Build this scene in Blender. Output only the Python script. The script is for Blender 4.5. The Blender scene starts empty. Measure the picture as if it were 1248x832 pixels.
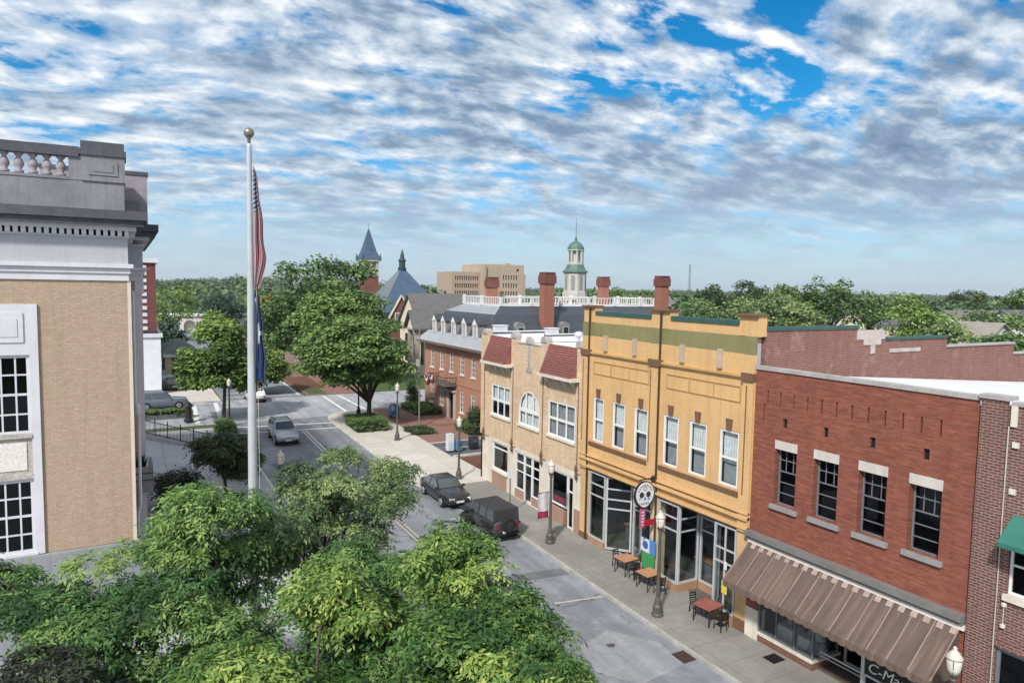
import bpy, math, random
import numpy as np
from mathutils import Vector, Matrix
random.seed(7)
C = bpy.context.scene.collection
scene = bpy.context.scene
rad = math.radians

# ---------------------------------------------------------------- camera, sky, sun, exposure
cam_d = bpy.data.cameras.new('camera')
cam = bpy.data.objects.new('camera', cam_d); C.objects.link(cam)
cam_d.sensor_width = 36.0; cam_d.lens = 850.0/1248.0*36.0
cam_d.clip_start = 0.1; cam_d.clip_end = 9000
RW = ((0.87399826, -0.0225638, 0.48540491), (-0.48561744, -0.07632595, 0.87083296), (0.01739969, -0.99682758, -0.07766612))
M = Matrix(((RW[0][0], -RW[0][1], -RW[0][2]), (RW[1][0], -RW[1][1], -RW[1][2]), (RW[2][0], -RW[2][1], -RW[2][2]))).to_4x4()
M.translation = Vector((0, 0, 14.0))
cam.matrix_world = M
scene.camera = cam

SUN_DIR = Vector((-0.62, -0.50, 0.74)).normalized()       # towards the sun
SUN_EL = math.asin(SUN_DIR.z); SUN_AZ = math.atan2(SUN_DIR.x, SUN_DIR.y)
sun_d = bpy.data.lights.new('sun', 'SUN'); sun_d.energy = 3.3; sun_d.angle = rad(5); sun_d.color = (1.0, 0.95, 0.88)
sun = bpy.data.objects.new('sun', sun_d); C.objects.link(sun)
sun.rotation_euler = (-SUN_DIR).to_track_quat('-Z', 'Y').to_euler(); sun.location = SUN_DIR*200
scene.view_settings.view_transform = 'Standard'
try: scene.view_settings.look = 'None'
except Exception: pass
scene.view_settings.exposure = 0.52; scene.view_settings.gamma = 1.0; scene.view_settings.use_curve_mapping = False
try:
    scene.cycles.max_bounces = 6; scene.cycles.transparent_max_bounces = 12; scene.cycles.diffuse_bounces = 3
    scene.cycles.use_denoising = True
except Exception: pass

class NT:
    """small helper for node trees"""
    def __init__(s, t): s.t = t; t.nodes.clear()
    def n(s, typ, **k):
        nd = s.t.nodes.new(typ)
        for a, b in k.items():
            if a == 'inp':
                for i, v in b.items(): s.set(nd, i, v)
            else: setattr(nd, a, b)
        return nd
    def set(s, nd, i, v):
        if isinstance(v, bpy.types.NodeSocket): s.t.links.new(v, nd.inputs[i])
        else: nd.inputs[i].default_value = v
    def math(s, op, a, b=0.0, c=0.0, clamp=False):
        nd = s.n('ShaderNodeMath', operation=op, use_clamp=clamp)
        for i, v in enumerate((a, b, c)): s.set(nd, i, v)
        return nd.outputs[0]
    def vmath(s, op, a, b=(0, 0, 0)):
        nd = s.n('ShaderNodeVectorMath', operation=op); s.set(nd, 0, a); s.set(nd, 1, b)
        return nd.outputs[0]
    def noise(s, vec, scale, detail=4, rough=.55, dist=0.0):
        nd = s.n('ShaderNodeTexNoise', inp={'Scale': scale, 'Detail': detail, 'Roughness': rough, 'Distortion': dist})
        if vec is not None: s.set(nd, 'Vector', vec)
        return nd.outputs[0]
    def ramp(s, fac, stops, interp='LINEAR'):
        nd = s.n('ShaderNodeValToRGB'); cr = nd.color_ramp; cr.interpolation = interp
        while len(cr.elements) < len(stops): cr.elements.new(0.5)
        for e, (p, c) in zip(cr.elements, stops):
            e.position = p; e.color = (c, c, c, 1) if isinstance(c, (int, float)) else (*c, 1)
        s.set(nd, 0, fac); return nd.outputs[0]
    def mix(s, f, a, b, mode='MIX'):
        nd = s.n('ShaderNodeMix', data_type='RGBA', blend_type=mode)
        s.set(nd, 0, f)
        for i, v in ((6, a), (7, b)): s.set(nd, i, (*v, 1) if isinstance(v, tuple) and len(v) == 3 else v)
        return nd.outputs[2]
    def combine(s, x, y, z=0.0):
        nd = s.n('ShaderNodeCombineXYZ')
        for i, v in enumerate((x, y, z)): s.set(nd, i, v)
        return nd.outputs[0]
    def sep(s, v):
        nd = s.n('ShaderNodeSeparateXYZ'); s.set(nd, 0, v); return nd.outputs

world = bpy.data.worlds.new('World'); scene.world = world; world.use_nodes = True
w = NT(world.node_tree)
tc = w.n('ShaderNodeTexCoord'); d = w.sep(tc.outputs['Generated'])
zc = w.math('MAXIMUM', d[2], 0.0)
den = w.math('ADD', zc, 0.26)
u = w.math('DIVIDE', d[0], den); v = w.math('DIVIDE', d[1], den)
P0 = w.combine(u, v)
rot = w.n('ShaderNodeMapping', inp={'Vector': P0, 'Location': (3.1, 1.7, 0), 'Rotation': (0, 0, rad(33)), 'Scale': (1.35, 2.05, 1.0)})
pv = rot.outputs[0]
warp = w.n('ShaderNodeTexNoise', inp={'Vector': pv, 'Scale': 1.1, 'Detail': 3.0})
pw = w.vmath('ADD', pv, w.vmath('MULTIPLY', w.vmath('SUBTRACT', warp.outputs['Color'], (0.5, 0.5, 0.5)), (0.30, 0.30, 0)))
def cells(vec):
    n1 = w.noise(vec, 3.7, 4, .50, .0)
    n2 = w.noise(vec, 11, 5, .58, .0)
    return w.math('ADD', w.math('MULTIPLY', n1, .72), w.math('MULTIPLY', n2, .28))
big = w.noise(pv, 0.8, 3, .5)
patch = w.ramp(w.noise(w.vmath('ADD', pv, (7.3, 2.1, 0)), .55, 2, .5), [(.46, 0.0), (.66, .55)])
def mixf(a, b): return w.math('ADD', w.math('MULTIPLY', a, w.math('SUBTRACT', 1.0, patch)), w.math('MULTIPLY', b, patch))
cells_ = lambda vec: mixf(cells(vec), w.math('ADD', w.math('MULTIPLY', w.noise(vec, 2.0, 5, .55), .85), w.math('MULTIPLY', w.noise(vec, 8.5, 3, .5), .15)))
fine = cells_(pw)
dens = w.math('ADD', w.math('MULTIPLY', fine, 0.80), w.math('MULTIPLY', big, 0.42))
cov = w.ramp(dens, [(0.50, 0.0), (0.565, 0.6), (0.625, 1.0)], 'EASE')
band = w.ramp(zc, [(0.0, 0.0), (0.02, 0.35), (0.06, 0.55), (0.13, 0.97), (0.34, 1.0), (0.50, 0.92), (1.0, 0.8)])
cov = w.math('MULTIPLY', cov, band)
off = w.vmath('ADD', pw, (0.035, 0.085, 0.0))
relief = w.math('SUBTRACT', fine, cells_(off))
toward = w.n('ShaderNodeVectorMath', operation='DOT_PRODUCT', inp={0: tc.outputs['Generated'], 1: tuple(SUN_DIR)}).outputs['Value']
lit = w.math('ADD', w.math('MULTIPLY', relief, 2.9), w.math('ADD', .78, w.math('MULTIPLY', toward, .42)))
thick = w.math('SUBTRACT', dens, 0.60)
lit = w.math('SUBTRACT', lit, w.math('MULTIPLY', thick, 2.6), clamp=True)
ccol = w.ramp(lit, [(0.0, (0.13, 0.21, 0.335)), (0.32, (0.235, 0.335, 0.47)), (0.62, (0.54, 0.635, 0.745)), (0.95, (0.98, 0.99, 1.0))])
sky = w.n('ShaderNodeTexSky', sky_type='NISHITA', sun_disc=False, sun_elevation=SUN_EL, sun_rotation=SUN_AZ, air_density=1.0, dust_density=0.0, ozone_density=2.0, altitude=300)
hsv = w.n('ShaderNodeHueSaturation', inp={'Hue': 0.495, 'Saturation': 1.45, 'Value': 1.0, 'Color': sky.outputs[0]})
tint_ = w.mix(w.ramp(zc, [(.03, 0.0), (.26, 1.0)]), (.50, .80, 1.08), (.33, .96, 1.03))
tinted = w.mix(1.0, hsv.outputs[0], tint_, 'MULTIPLY')
mb_ = w.n('ShaderNodeBackground', inp={'Color': tinted, 'Strength': 0.085})
bgc = w.n('ShaderNodeBackground', inp={'Color': ccol, 'Strength': 0.77})
mc_ = w.n('ShaderNodeMixShader', inp={0: cov, 1: mb_.outputs[0], 2: bgc.outputs[0]})
veil = w.n('ShaderNodeBackground', inp={'Color': (.52, .63, .735, 1), 'Strength': 0.74})
mx = w.n('ShaderNodeMixShader', inp={0: w.ramp(zc, [(0.0, .95), (.04, .78), (.10, .50), (.17, .12), (.24, 0.0)]), 1: mc_.outputs[0], 2: veil.outputs[0]})
wo = w.n('ShaderNodeOutputWorld', inp={0: mx.outputs[0]})

# ---------------------------------------------------------------- materials
MATS = {}
def base_mat(name):
    m = bpy.data.materials.new(name); m.use_nodes = True
    return m, NT(m.node_tree)
def finish(t, col, rough=.7, metal=0.0, bump=None, bstr=.2, bdist=.02, spec=.5, **extra):
    p = t.n('ShaderNodeBsdfPrincipled')
    t.set(p, 'Base Color', (*col, 1) if isinstance(col, tuple) else col)
    t.set(p, 'Roughness', rough); t.set(p, 'Metallic', metal); t.set(p, 'Specular IOR Level', spec)
    for k, v in extra.items(): t.set(p, k, v)
    if bump is not None:
        b = t.n('ShaderNodeBump', inp={'Strength': bstr, 'Distance': bdist, 'Height': bump}); t.set(p, 'Normal', b.outputs[0])
    t.n('ShaderNodeOutputMaterial', inp={0: p.outputs[0]})
    return p
def mat(name, col, rough=.7, var=.25, scale=1.2, metal=0., fine=14., bump=.12, dirt=None, spec=.4, streak=0.0):
    """painted / plain surface with soft mottling and optional weather streaks"""
    if name in MATS: return MATS[name]
    m, t = base_mat(name)
    o = t.n('ShaderNodeTexCoord').outputs['Object']
    n1 = t.noise(o, scale, 5, .6); n2 = t.noise(o, fine, 3, .6)
    f = t.math('ADD', t.math('MULTIPLY', n1, .65), t.math('MULTIPLY', n2, .35))
    lo = tuple(max(0, c*(1-var)) for c in col); hi = tuple(min(1, c*(1+var*.8)) for c in col)
    c = t.ramp(f, [(.3, lo), (.7, hi)])
    if streak:
        st = t.noise(t.vmath('MULTIPLY', o, (3.5, 3.5, .25)), 1.6, 4, .6)
        c = t.mix(t.ramp(st, [(.5, 0.0), (.72, streak)]), c, dirt or tuple(k*.45 for k in col))
    finish(t, c, rough, metal, n2, bump, .02, spec)
    MATS[name] = m; return m
def brick(name, c1, c2, mortar, bw=.22, rh=.075, ms=.011, var=.35, rough=.85, bump=.5, stain=.35, rowvar=0.0, rough_patch=None, streak=.22):
    """brick wall: texture runs along x+y and up z, so it fits any axis-aligned wall"""
    if name in MATS: return MATS[name]
    m, t = base_mat(name)
    o = t.n('ShaderNodeTexCoord').outputs['Object']; s = t.sep(o)
    uv = t.combine(t.math('ADD', s[0], s[1]), s[2])
    b = t.n('ShaderNodeTexBrick', inp={'Vector': uv, 'Color1': (*c1, 1), 'Color2': (*c2, 1), 'Mortar': (*mortar, 1), 'Scale': 1.0,
            'Mortar Size': ms, 'Mortar Smooth': .1, 'Bias': 0.0, 'Brick Width': bw, 'Row Height': rh})
    n1 = t.noise(o, .55, 6, .62); n2 = t.noise(o, 9., 3, .6)
    c = t.mix(t.ramp(n1, [(.35, 0.0), (.68, stain)]), b.outputs[0], tuple(k*.45 for k in c1))
    c = t.mix(t.ramp(n2, [(.35, var), (.6, 0.0)]), c, tuple(min(1, k*1.5+.02) for k in c2))
    if streak:
        q = t.noise(t.vmath('MULTIPLY', o, (2.2, 2.2, .16)), 1.3, 5, .62)
        c = t.mix(t.ramp(q, [(.50, 0.0), (.70, streak)]), c, tuple(k*.42 for k in c1))
    if rowvar:
        r = t.noise(t.combine(t.math('MULTIPLY', t.math('ADD', s[0], s[1]), .9), t.math('MULTIPLY', s[2], 7.)), 1.5, 3, .7)
        c = t.mix(t.ramp(r, [(.45, 0.0), (.7, rowvar)]), c, tuple(min(1, k*1.75) for k in c1))
    if rough_patch:
        r = t.noise(o, 1.5, 8, .7)
        c = t.mix(t.ramp(r, [(.54, 0.0), (.66, .6)]), c, rough_patch)
    h = t.math('ADD', t.math('MULTIPLY', b.outputs['Fac'], -.6), t.math('MULTIPLY', n2, .3))
    finish(t, c, rough, 0, h, bump, .02, .25)
    MATS[name] = m; return m
def glass(name, tint=(.88, .91, .92), refl=.12, rough=.02):
    if name in MATS: return MATS[name]
    m, t = base_mat(name)
    tr = t.n('ShaderNodeBsdfTransparent', inp={0: (*tint, 1)})
    gl = t.n('ShaderNodeBsdfGlossy', inp={'Color': (.9, .95, 1, 1), 'Roughness': rough})
    o = t.n('ShaderNodeTexCoord').outputs['Object']
    b = t.n('ShaderNodeBump', inp={'Strength': .05, 'Distance': .02, 'Height': t.noise(o, 1.2, 2)})
    t.set(gl, 'Normal', b.outputs[0])
    lw = t.n('ShaderNodeLayerWeight', inp={'Blend': .5})
    f = t.math('ADD', t.math('MULTIPLY', t.math('POWER', lw.outputs['Facing'], 4.0), .30), refl*.32, clamp=True)
    mx = t.n('ShaderNodeMixShader', inp={0: f, 1: tr.outputs[0], 2: gl.outputs[0]})
    t.n('ShaderNodeOutputMaterial', inp={0: mx.outputs[0]})
    MATS[name] = m; return m
def leaf(name, dark, mid, light, trans=.30):
    trans *= .8
    if name in MATS: return MATS[name]
    m, t = base_mat(name)
    at = t.n('ShaderNodeAttribute', attribute_name='tint')
    c = t.ramp(at.outputs['Fac'], [(0.0, dark), (.5, mid), (1.0, light)])
    p = t.n('ShaderNodeBsdfPrincipled', inp={'Base Color': c, 'Roughness': .55, 'Specular IOR Level': .3})
    tl = t.n('ShaderNodeBsdfTranslucent', inp={'Color': t.mix(.5, c, t.mix(1.0, c, (1.0, 1.15, .5), 'MULTIPLY'))})
    mx = t.n('ShaderNodeMixShader', inp={0: trans, 1: p.outputs[0], 2: tl.outputs[0]})
    t.n('ShaderNodeOutputMaterial', inp={0: mx.outputs[0]})
    MATS[name] = m; return m

# ---------------------------------------------------------------- mesh helpers
def rootloc(o):
    l = Vector((0, 0, 0))
    while o is not None: l = l + o.location; o = o.parent
    return l
class MB:
    """collects shapes (world coordinates) and links them as ONE mesh object"""
    def __init__(s): s.v = []; s.f = []; s.mi = []
    def add(s, pts, faces, m=0):
        b = len(s.v); s.v += [tuple(p) for p in pts]
        for f in faces: s.f.append(tuple(b+i for i in f)); s.mi.append(m)
    def poly(s, *pts, m=0): s.add(pts, [tuple(range(len(pts)))], m)
    def box(s, x0, x1, y0, y1, z0, z1, m=0):
        s.add([(x0, y0, z0), (x1, y0, z0), (x1, y1, z0), (x0, y1, z0), (x0, y0, z1), (x1, y0, z1), (x1, y1, z1), (x0, y1, z1)],
              [(0, 3, 2, 1), (4, 5, 6, 7), (0, 1, 5, 4), (1, 2, 6, 5), (2, 3, 7, 6), (3, 0, 4, 7)], m)
    def fbox(s, fr, u0, u1, z0, z1, d0, d1, m=0):
        P = fr.P
        s.add([P(u0, z0, d0), P(u1, z0, d0), P(u1, z0, d1), P(u0, z0, d1), P(u0, z1, d0), P(u1, z1, d0), P(u1, z1, d1), P(u0, z1, d1)],
              [(0, 3, 2, 1), (4, 5, 6, 7), (0, 1, 5, 4), (1, 2, 6, 5), (2, 3, 7, 6), (3, 0, 4, 7)], m)
    def loft(s, rings, cap=True, closed=True, m=0):
        n = len(rings[0]); pts = [p for r in rings for p in r]; fs = []
        for i in range(len(rings)-1):
            for j in range(n if closed else n-1):
                k = (j+1) % n; fs.append((i*n+j, i*n+k, (i+1)*n+k, (i+1)*n+j))
        if cap: fs.append(tuple(range(n-1, -1, -1))); fs.append(tuple((len(rings)-1)*n+j for j in range(n)))
        s.add(pts, fs, m)
    def lathe(s, x, y, prof, n=14, m=0, z0=0.0):
        s.loft([[(x+r*math.cos(a*2*math.pi/n), y+r*math.sin(a*2*math.pi/n), z0+z) for a in range(n)] for r, z in prof], True, True, m)
    def tube(s, pts, r, n=7, m=0):
        pts = [Vector(p) for p in pts]; rs = r if isinstance(r, (list, tuple)) else [r]*len(pts); rings = []
        for i, p in enumerate(pts):
            t = (pts[min(i+1, len(pts)-1)]-pts[max(i-1, 0)])
            t = t.normalized() if t.length > 1e-9 else Vector((0, 0, 1))
            a = t.orthogonal().normalized() if i == 0 else (pa - t*pa.dot(t)).normalized()
            pa = a; b = t.cross(a)
            rings.append([p+(a*math.cos(k*2*math.pi/n)+b*math.sin(k*2*math.pi/n))*rs[i] for k in range(n)])
        s.loft(rings, True, True, m)
    def bar(s, p, q, w, h=None):
        """square bar from p to q"""
        p = Vector(p); q = Vector(q); t = (q-p).normalized(); a = t.cross(Vector((0, 0, 1)))
        a = a.normalized() if a.length > 1e-6 else Vector((1, 0, 0)); b = t.cross(a); h = h or w
        ring = lambda c: [c+a*w/2+b*h/2, c-a*w/2+b*h/2, c-a*w/2-b*h/2, c+a*w/2-b*h/2]
        s.loft([ring(p), ring(q)])
    def prism(s, poly, fn, h0, h1, m=0):
        s.loft([[fn(a, b, h0) for a, b in poly], [fn(a, b, h1) for a, b in poly]], True, True, m)
    def build(s, name, mats, parent=None, smooth=False, bevel=0.0, label=None, cat=None, group=None, kind=None, origin=None):
        o = None
        if parent is not None: L = rootloc(parent)
        elif origin is not None: L = Vector(origin)
        elif cat is not None and s.v:
            a = np.array(s.v); lo = a.min(0); hi = a.max(0); L = Vector(((lo[0]+hi[0])/2, (lo[1]+hi[1])/2, lo[2]))
        else: L = Vector((0, 0, 0))
        me = bpy.data.meshes.new(name)
        me.from_pydata([(p[0]-L.x, p[1]-L.y, p[2]-L.z) for p in s.v], [], s.f)
        mats = mats if isinstance(mats, (list, tuple)) else [mats]
        for mm in mats: me.materials.append(mm)
        if len(mats) > 1: me.polygons.foreach_set('material_index', s.mi)
        if smooth: me.polygons.foreach_set('use_smooth', [True]*len(me.polygons))
        me.update()
        o = bpy.data.objects.new(name, me); C.objects.link(o)
        if parent is not None: o.parent = parent
        else: o.location = L
        if bevel:
            bm = o.modifiers.new('bevel', 'BEVEL'); bm.width = bevel; bm.segments = 2; bm.limit_method = 'ANGLE'; bm.angle_limit = rad(40)
        tag(o, label, cat, group, kind)
        return o
def tag(o, label=None, cat=None, group=None, kind=None):
    for k, val in (('label', label), ('category', cat), ('group', group), ('kind', kind)):
        if val: o[k] = val
    return o
def thing(name, label, cat, loc=(0, 0, 0), rz=0.0, group=None):
    o = bpy.data.objects.new(name, None); C.objects.link(o); o.empty_display_size = .3
    o.location = loc; o.rotation_euler = (0, 0, rz)
    return tag(o, label, cat, group)
def dup(root, loc, rz=None, label=None, group=None, scale=None):
    kids = {}
    for o in bpy.data.objects:
        if o.parent is not None: kids.setdefault(o.parent, []).append(o)
    def cp(o, par):
        c = o.copy(); C.objects.link(c); c.parent = par
        for k in kids.get(o, []): cp(k, c)
        return c
    r = cp(root, None); r.location = loc
    if rz is not None: r.rotation_euler = (0, 0, rz)
    if scale is not None: r.scale = scale if isinstance(scale, tuple) else (scale,)*3
    if label: r['label'] = label
    if group: r['group'] = group
    return r
class Fr:
    """a wall plane: u along the wall, z up, d outwards"""
    def __init__(s, o, u, n): s.o = Vector(o); s.u = Vector(u); s.n = Vector(n)
    def P(s, u, z, d=0.0): return s.o+s.u*u+Vector((0, 0, z))+s.n*d
def wall(mb, fr, u0, u1, z0, z1, ops, reveal=.18, m=0):
    """front skin with real openings and reveals; an opening is (u0,u1,z0,z1[,'arch'])"""
    us = sorted({u0, u1, *[o[0] for o in ops], *[o[1] for o in ops]}); zs = sorted({z0, z1, *[o[2] for o in ops], *[o[3] for o in ops]})
    for a, b in zip(us[:-1], us[1:]):
        run = None
        for c, e in zip(zs[:-1], zs[1:]):
            um, zm = (a+b)/2, (c+e)/2
            hole = any(o[0] < um < o[1] and o[2] < zm < o[3] for o in ops)
            if hole:
                if run: mb.poly(fr.P(a, run[0]), fr.P(b, run[0]), fr.P(b, run[1]), fr.P(a, run[1]), m=m); run = None
            else: run = (run[0], e) if run else (c, e)
        if run: mb.poly(fr.P(a, run[0]), fr.P(b, run[0]), fr.P(b, run[1]), fr.P(a, run[1]), m=m)
    for o in ops:
        a, b, c, e = o[:4]; r = reveal
        if len(o) > 4:      # arch fill between the curve and the rectangle
            R = (b-a)/2; cu = (a+b)/2; sp = e-R; N = 14
            pts = [(cu-R*math.cos(math.pi*i/N), sp+R*math.sin(math.pi*i/N)) for i in range(N+1)]
            for (p, q) in zip(pts[:-1], pts[1:]):
                mb.poly(fr.P(p[0], p[1]), fr.P(q[0], q[1]), fr.P(q[0], e), fr.P(p[0], e), m=m)
                mb.poly(fr.P(p[0], p[1]), fr.P(q[0], q[1]), fr.P(q[0], q[1], -r), fr.P(p[0], p[1], -r), m=m)
            e = sp
        else: mb.poly(fr.P(a, e), fr.P(b, e), fr.P(b, e, -r), fr.P(a, e, -r), m=m)
        if c > z0+1e-6: mb.poly(fr.P(a, c), fr.P(b, c), fr.P(b, c, -r), fr.P(a, c, -r), m=m)
        mb.poly(fr.P(a, c), fr.P(a, e), fr.P(a, e, -r), fr.P(a, c, -r), m=m); mb.poly(fr.P(b, c), fr.P(b, e), fr.P(b, e, -r), fr.P(b, c, -r), m=m)
def window(parent, fr, u0, u1, z0, z1, mframe, mglass, cols=1, rows=2, fw=.06, mw=.035, d=-.10, rowz=None, blind=None, blind_rng=(0, 1), sill=None, lintel=None, name='window', midfat=True):
    f = MB(); t = .05
    f.fbox(fr, u0, u0+fw, z0, z1, d-t, d+t); f.fbox(fr, u1-fw, u1, z0, z1, d-t, d+t)
    f.fbox(fr, u0+fw, u1-fw, z0, z0+fw, d-t, d+t-.003); f.fbox(fr, u0+fw, u1-fw, z1-fw, z1, d-t, d+t-.003)
    zz = rowz or [z0+(z1-z0)*k/rows for k in range(1, rows)]
    for i, z in enumerate(zz):
        h = mw*(1.5 if midfat and i == len(zz)//2 else 1.)
        f.fbox(fr, u0+fw, u1-fw, z-h/2, z+h/2, d-.02, d+.03)
    for k in range(1, cols):
        uu = u0+(u1-u0)*k/cols; f.fbox(fr, uu-mw/2, uu+mw/2, z0+fw, z1-fw, d-.017, d+.033)
    o = f.build(name, mframe, parent)
    g = MB(); g.fbox(fr, u0+fw*.5, u1-fw*.5, z0+fw*.5, z1-fw*.5, d-.014, d-.006); g.build('pane', mglass, o)
    if blind:
        b = MB(); H = z1-z0; za, zb = z0+H*blind_rng[0], z0+H*blind_rng[1]; n = 12
        pts = []
        for i in range(n+1):
            uu = u0+fw+(u1-u0-2*fw)*i/n; dd = d-.12-.025*(i % 2)
            pts.append((uu, dd))
        for (a, p), (q, r) in zip(pts[:-1], pts[1:]): b.poly(fr.P(a, za, p), fr.P(q, za, r), fr.P(q, zb, r), fr.P(a, zb, p))
        b.build('curtain', blind, o)
    if sill:
        s_ = MB(); s_.fbox(fr, u0-.08, u1+.08, z0-sill[1], z0-.002, -.06, .10); s_.build('sill', sill[0], o)
    if lintel:
        s_ = MB(); s_.fbox(fr, u0-.06, u1+.06, z1+.002, z1+lintel[1], -.06, .02); s_.build('lintel', lintel[0], o)
    return o
ZY = [-400, 20, 70, 110, 9000]; ZZ = [0, 0, 1.1, 1.5, 1.5]
def zg(y): return float(np.interp(y, ZY, ZZ))
# ================================================================ GROUND AND ROADS
def sheet(name, m, x0, x1, y0, y1, dz, thick=0.0, label=None, nx=1):
    ys = sorted({y0, y1, *[y for y in ZY if y0 < y < y1]}); mb = MB()
    for a, b in zip(ys[:-1], ys[1:]):
        za, zb = zg(a)+dz, zg(b)+dz
        mb.poly((x0, a, za), (x1, a, za), (x1, b, zb), (x0, b, zb))
        if thick:
            mb.poly((x0, a, za), (x0, b, zb), (x0, b, zb-thick), (x0, a, za-thick)); mb.poly((x1, a, za), (x1, b, zb), (x1, b, zb-thick), (x1, a, za-thick))
    if thick:
        for y in (y0, y1): mb.poly((x0, y, zg(y)+dz), (x1, y, zg(y)+dz), (x1, y, zg(y)+dz-thick), (x0, y, zg(y)+dz-thick))
    return mb.build(name, m, kind='structure')
def polysheet(name, m, pts, dz, thick):
    mb = MB(); n = len(pts); top = [(x, y, zg(y)+dz) for x, y in pts]
    mb.poly(*top)
    for i in range(n):
        a, b = top[i], top[(i+1) % n]; mb.poly(a, b, (b[0], b[1], b[2]-thick), (a[0], a[1], a[2]-thick))
    return mb.build(name, m, kind='structure')

def asphalt(name, base, patch, light):
    m, t = base_mat(name); o = t.n('ShaderNodeTexCoord').outputs['Object']
    n1 = t.noise(o, .16, 6, .62); n2 = t.noise(o, .5, 7, .65, .6); n3 = t.noise(o, 30., 2, .6)
    c = t.ramp(n1, [(.35, base), (.62, patch)])
    c = t.mix(t.ramp(n2, [(.52, 0.0), (.60, .42)]), c, light)
    lanes = t.noise(t.vmath('MULTIPLY', o, (1.1, .04, 1)), 1.0, 3, .5); n4 = t.noise(o, 1.3, 8, .72, 1.2)
    c = t.mix(t.ramp(n4, [(.36, .5), (.48, 0.0)]), c, tuple(k*.66 for k in base)); c = t.mix(t.ramp(n4, [(.60, 0.0), (.68, .55)]), c, light)
    c = t.mix(t.ramp(lanes, [(.40, .38), (.55, 0.0)]), c, tuple(k*.62 for k in base))
    vo = t.n('ShaderNodeTexVoronoi', feature='DISTANCE_TO_EDGE', inp={'Vector': t.vmath('ADD', o, t.vmath('MULTIPLY', t.n('ShaderNodeTexNoise', inp={'Vector': o, 'Scale': 1.4, 'Detail': 4.0}).outputs['Color'], (1.6, 1.6, 0))), 'Scale': .16})
    crack = t.ramp(vo.outputs['Distance'], [(.0, .8), (.009, .0)])
    c = t.mix(crack, c, (.035, .035, .037))
    c = t.mix(t.ramp(n3, [(.3, .22), (.6, 0.0)]), c, (.04, .04, .045))
    finish(t, c, .82, 0, n3, .25, .01, .3); return m
def slabs(name, col, joint, bw, bh, var=.25, stain=.3, dark=None, ms=.012):
    m, t = base_mat(name); o = t.n('ShaderNodeTexCoord').outputs['Object']
    b = t.n('ShaderNodeTexBrick', offset=0.0, inp={'Vector': o, 'Color1': (*col, 1), 'Color2': (*[k*.86 for k in col], 1), 'Mortar': (*joint, 1), 'Scale': 1.0,
            'Mortar Size': ms, 'Mortar Smooth': .2, 'Bias': 0.0, 'Brick Width': bw, 'Row Height': bh})
    n1 = t.noise(o, .32, 7, .65, .4); n2 = t.noise(o, 2.2, 6, .7); n3 = t.noise(o, 25, 2)
    c = t.mix(t.ramp(n1, [(.42, 0.0), (.62, stain)]), b.outputs[0], dark or tuple(k*.5 for k in col))
    c = t.mix(t.ramp(n2, [(.40, var), (.56, 0.0)]), c, tuple(k*.68 for k in col))
    c = t.mix(t.ramp(n2, [(.60, 0.0), (.72, var)]), c, tuple(min(1, k*1.35) for k in col))
    finish(t, c, .85, 0, t.math('ADD', t.math('MULTIPLY', n3, .3), t.math('MULTIPLY', b.outputs['Fac'], -.8)), .25, .012, .25); return m
M_ASPH = asphalt('asphalt', (.19, .205, .23), (.245, .262, .29), (.34, .355, .38))
M_ASPH2 = asphalt('intersection_asphalt', (.30, .315, .34), (.38, .395, .42), (.47, .485, .51))
M_ASPHD = asphalt('lot_asphalt', (.085, .09, .10), (.115, .12, .13), (.15, .155, .165))
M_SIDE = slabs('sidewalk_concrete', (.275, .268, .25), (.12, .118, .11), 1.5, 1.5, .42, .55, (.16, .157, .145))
M_PLAZA = slabs('light_concrete', (.56, .53, .48), (.33, .31, .28), 1.6, 1.6, .3, .35, (.40, .375, .33))
M_TILE = slabs('plaza_slabs', (.42, .43, .45), (.20, .20, .21), 2.4, 2.4, .25, .3, (.28, .285, .30), .03)
M_KERB = mat('kerb_stone', (.36, .355, .34), .85, .35, 1.5)
M_KERBL = mat('light_kerb', (.52, .50, .46), .85, .25, 1.5)
M_MULCH = mat('mulch', (.13, .062, .04), .95, .6, 3., fine=30, bump=.8)
M_GRASS = mat('grass', (.06, .105, .025), .9, .5, .8, fine=20, bump=.5)
M_PAVER = brick('brick_paving', (.27, .15, .12), (.22, .115, .09), (.20, .15, .13), .2, .1, .01, .3, .85, .2, .3)
def ground_mat():
    m, t = base_mat('earth'); o = t.n('ShaderNodeTexCoord').outputs['Object']
    n = t.noise(o, .012, 5, .6); n2 = t.noise(o, .09, 5, .6)
    c = t.ramp(n, [(.4, (.045, .075, .025)), (.55, (.075, .10, .04)), (.66, (.22, .22, .20))])
    c = t.mix(t.ramp(n2, [(.4, .5), (.6, 0.0)]), c, (.035, .06, .02))
    finish(t, c, .95); return m
sheet('ground', ground_mat(), -2500, 4500, -400, 4500, -.16)
sheet('road', M_ASPH, 8.2, 19.2, -60, 68.5, -.12)
sheet('cross_street', M_ASPH2, -160, 160, 68.5, 81, -.12)
sheet('far_road', M_ASPH, 9.2, 18.0, 81, 190, -.12)
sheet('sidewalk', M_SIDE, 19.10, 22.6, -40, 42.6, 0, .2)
sheet('kerb', M_KERB, 18.93, 19.096, -40, 42.6, .012, .2)
arc = [(17.15+2.6-2.6*math.cos(a), 66.3+3.4*math.sin(a)) for a in [i*math.pi/12 for i in range(7)]]
polysheet('corner_walkway', M_PLAZA, [(18.9, 42.604), (26.0, 42.604), (26, 44.3), (22.3, 44.3), (22.3, 66.0), (22.3, 69.7)]+arc[::-1]+[(17.15, 60), (17.15, 44.4), (17.5, 43.2)], .002, .2)
kb = MB(); kp = [(18.9, 42.5), (17.5, 43.1), (17.05, 44.4), (17.05, 60)]+[(x-.06, y+.05) for x, y in arc]+[(28, 69.85), (60, 69.85)]
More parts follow.
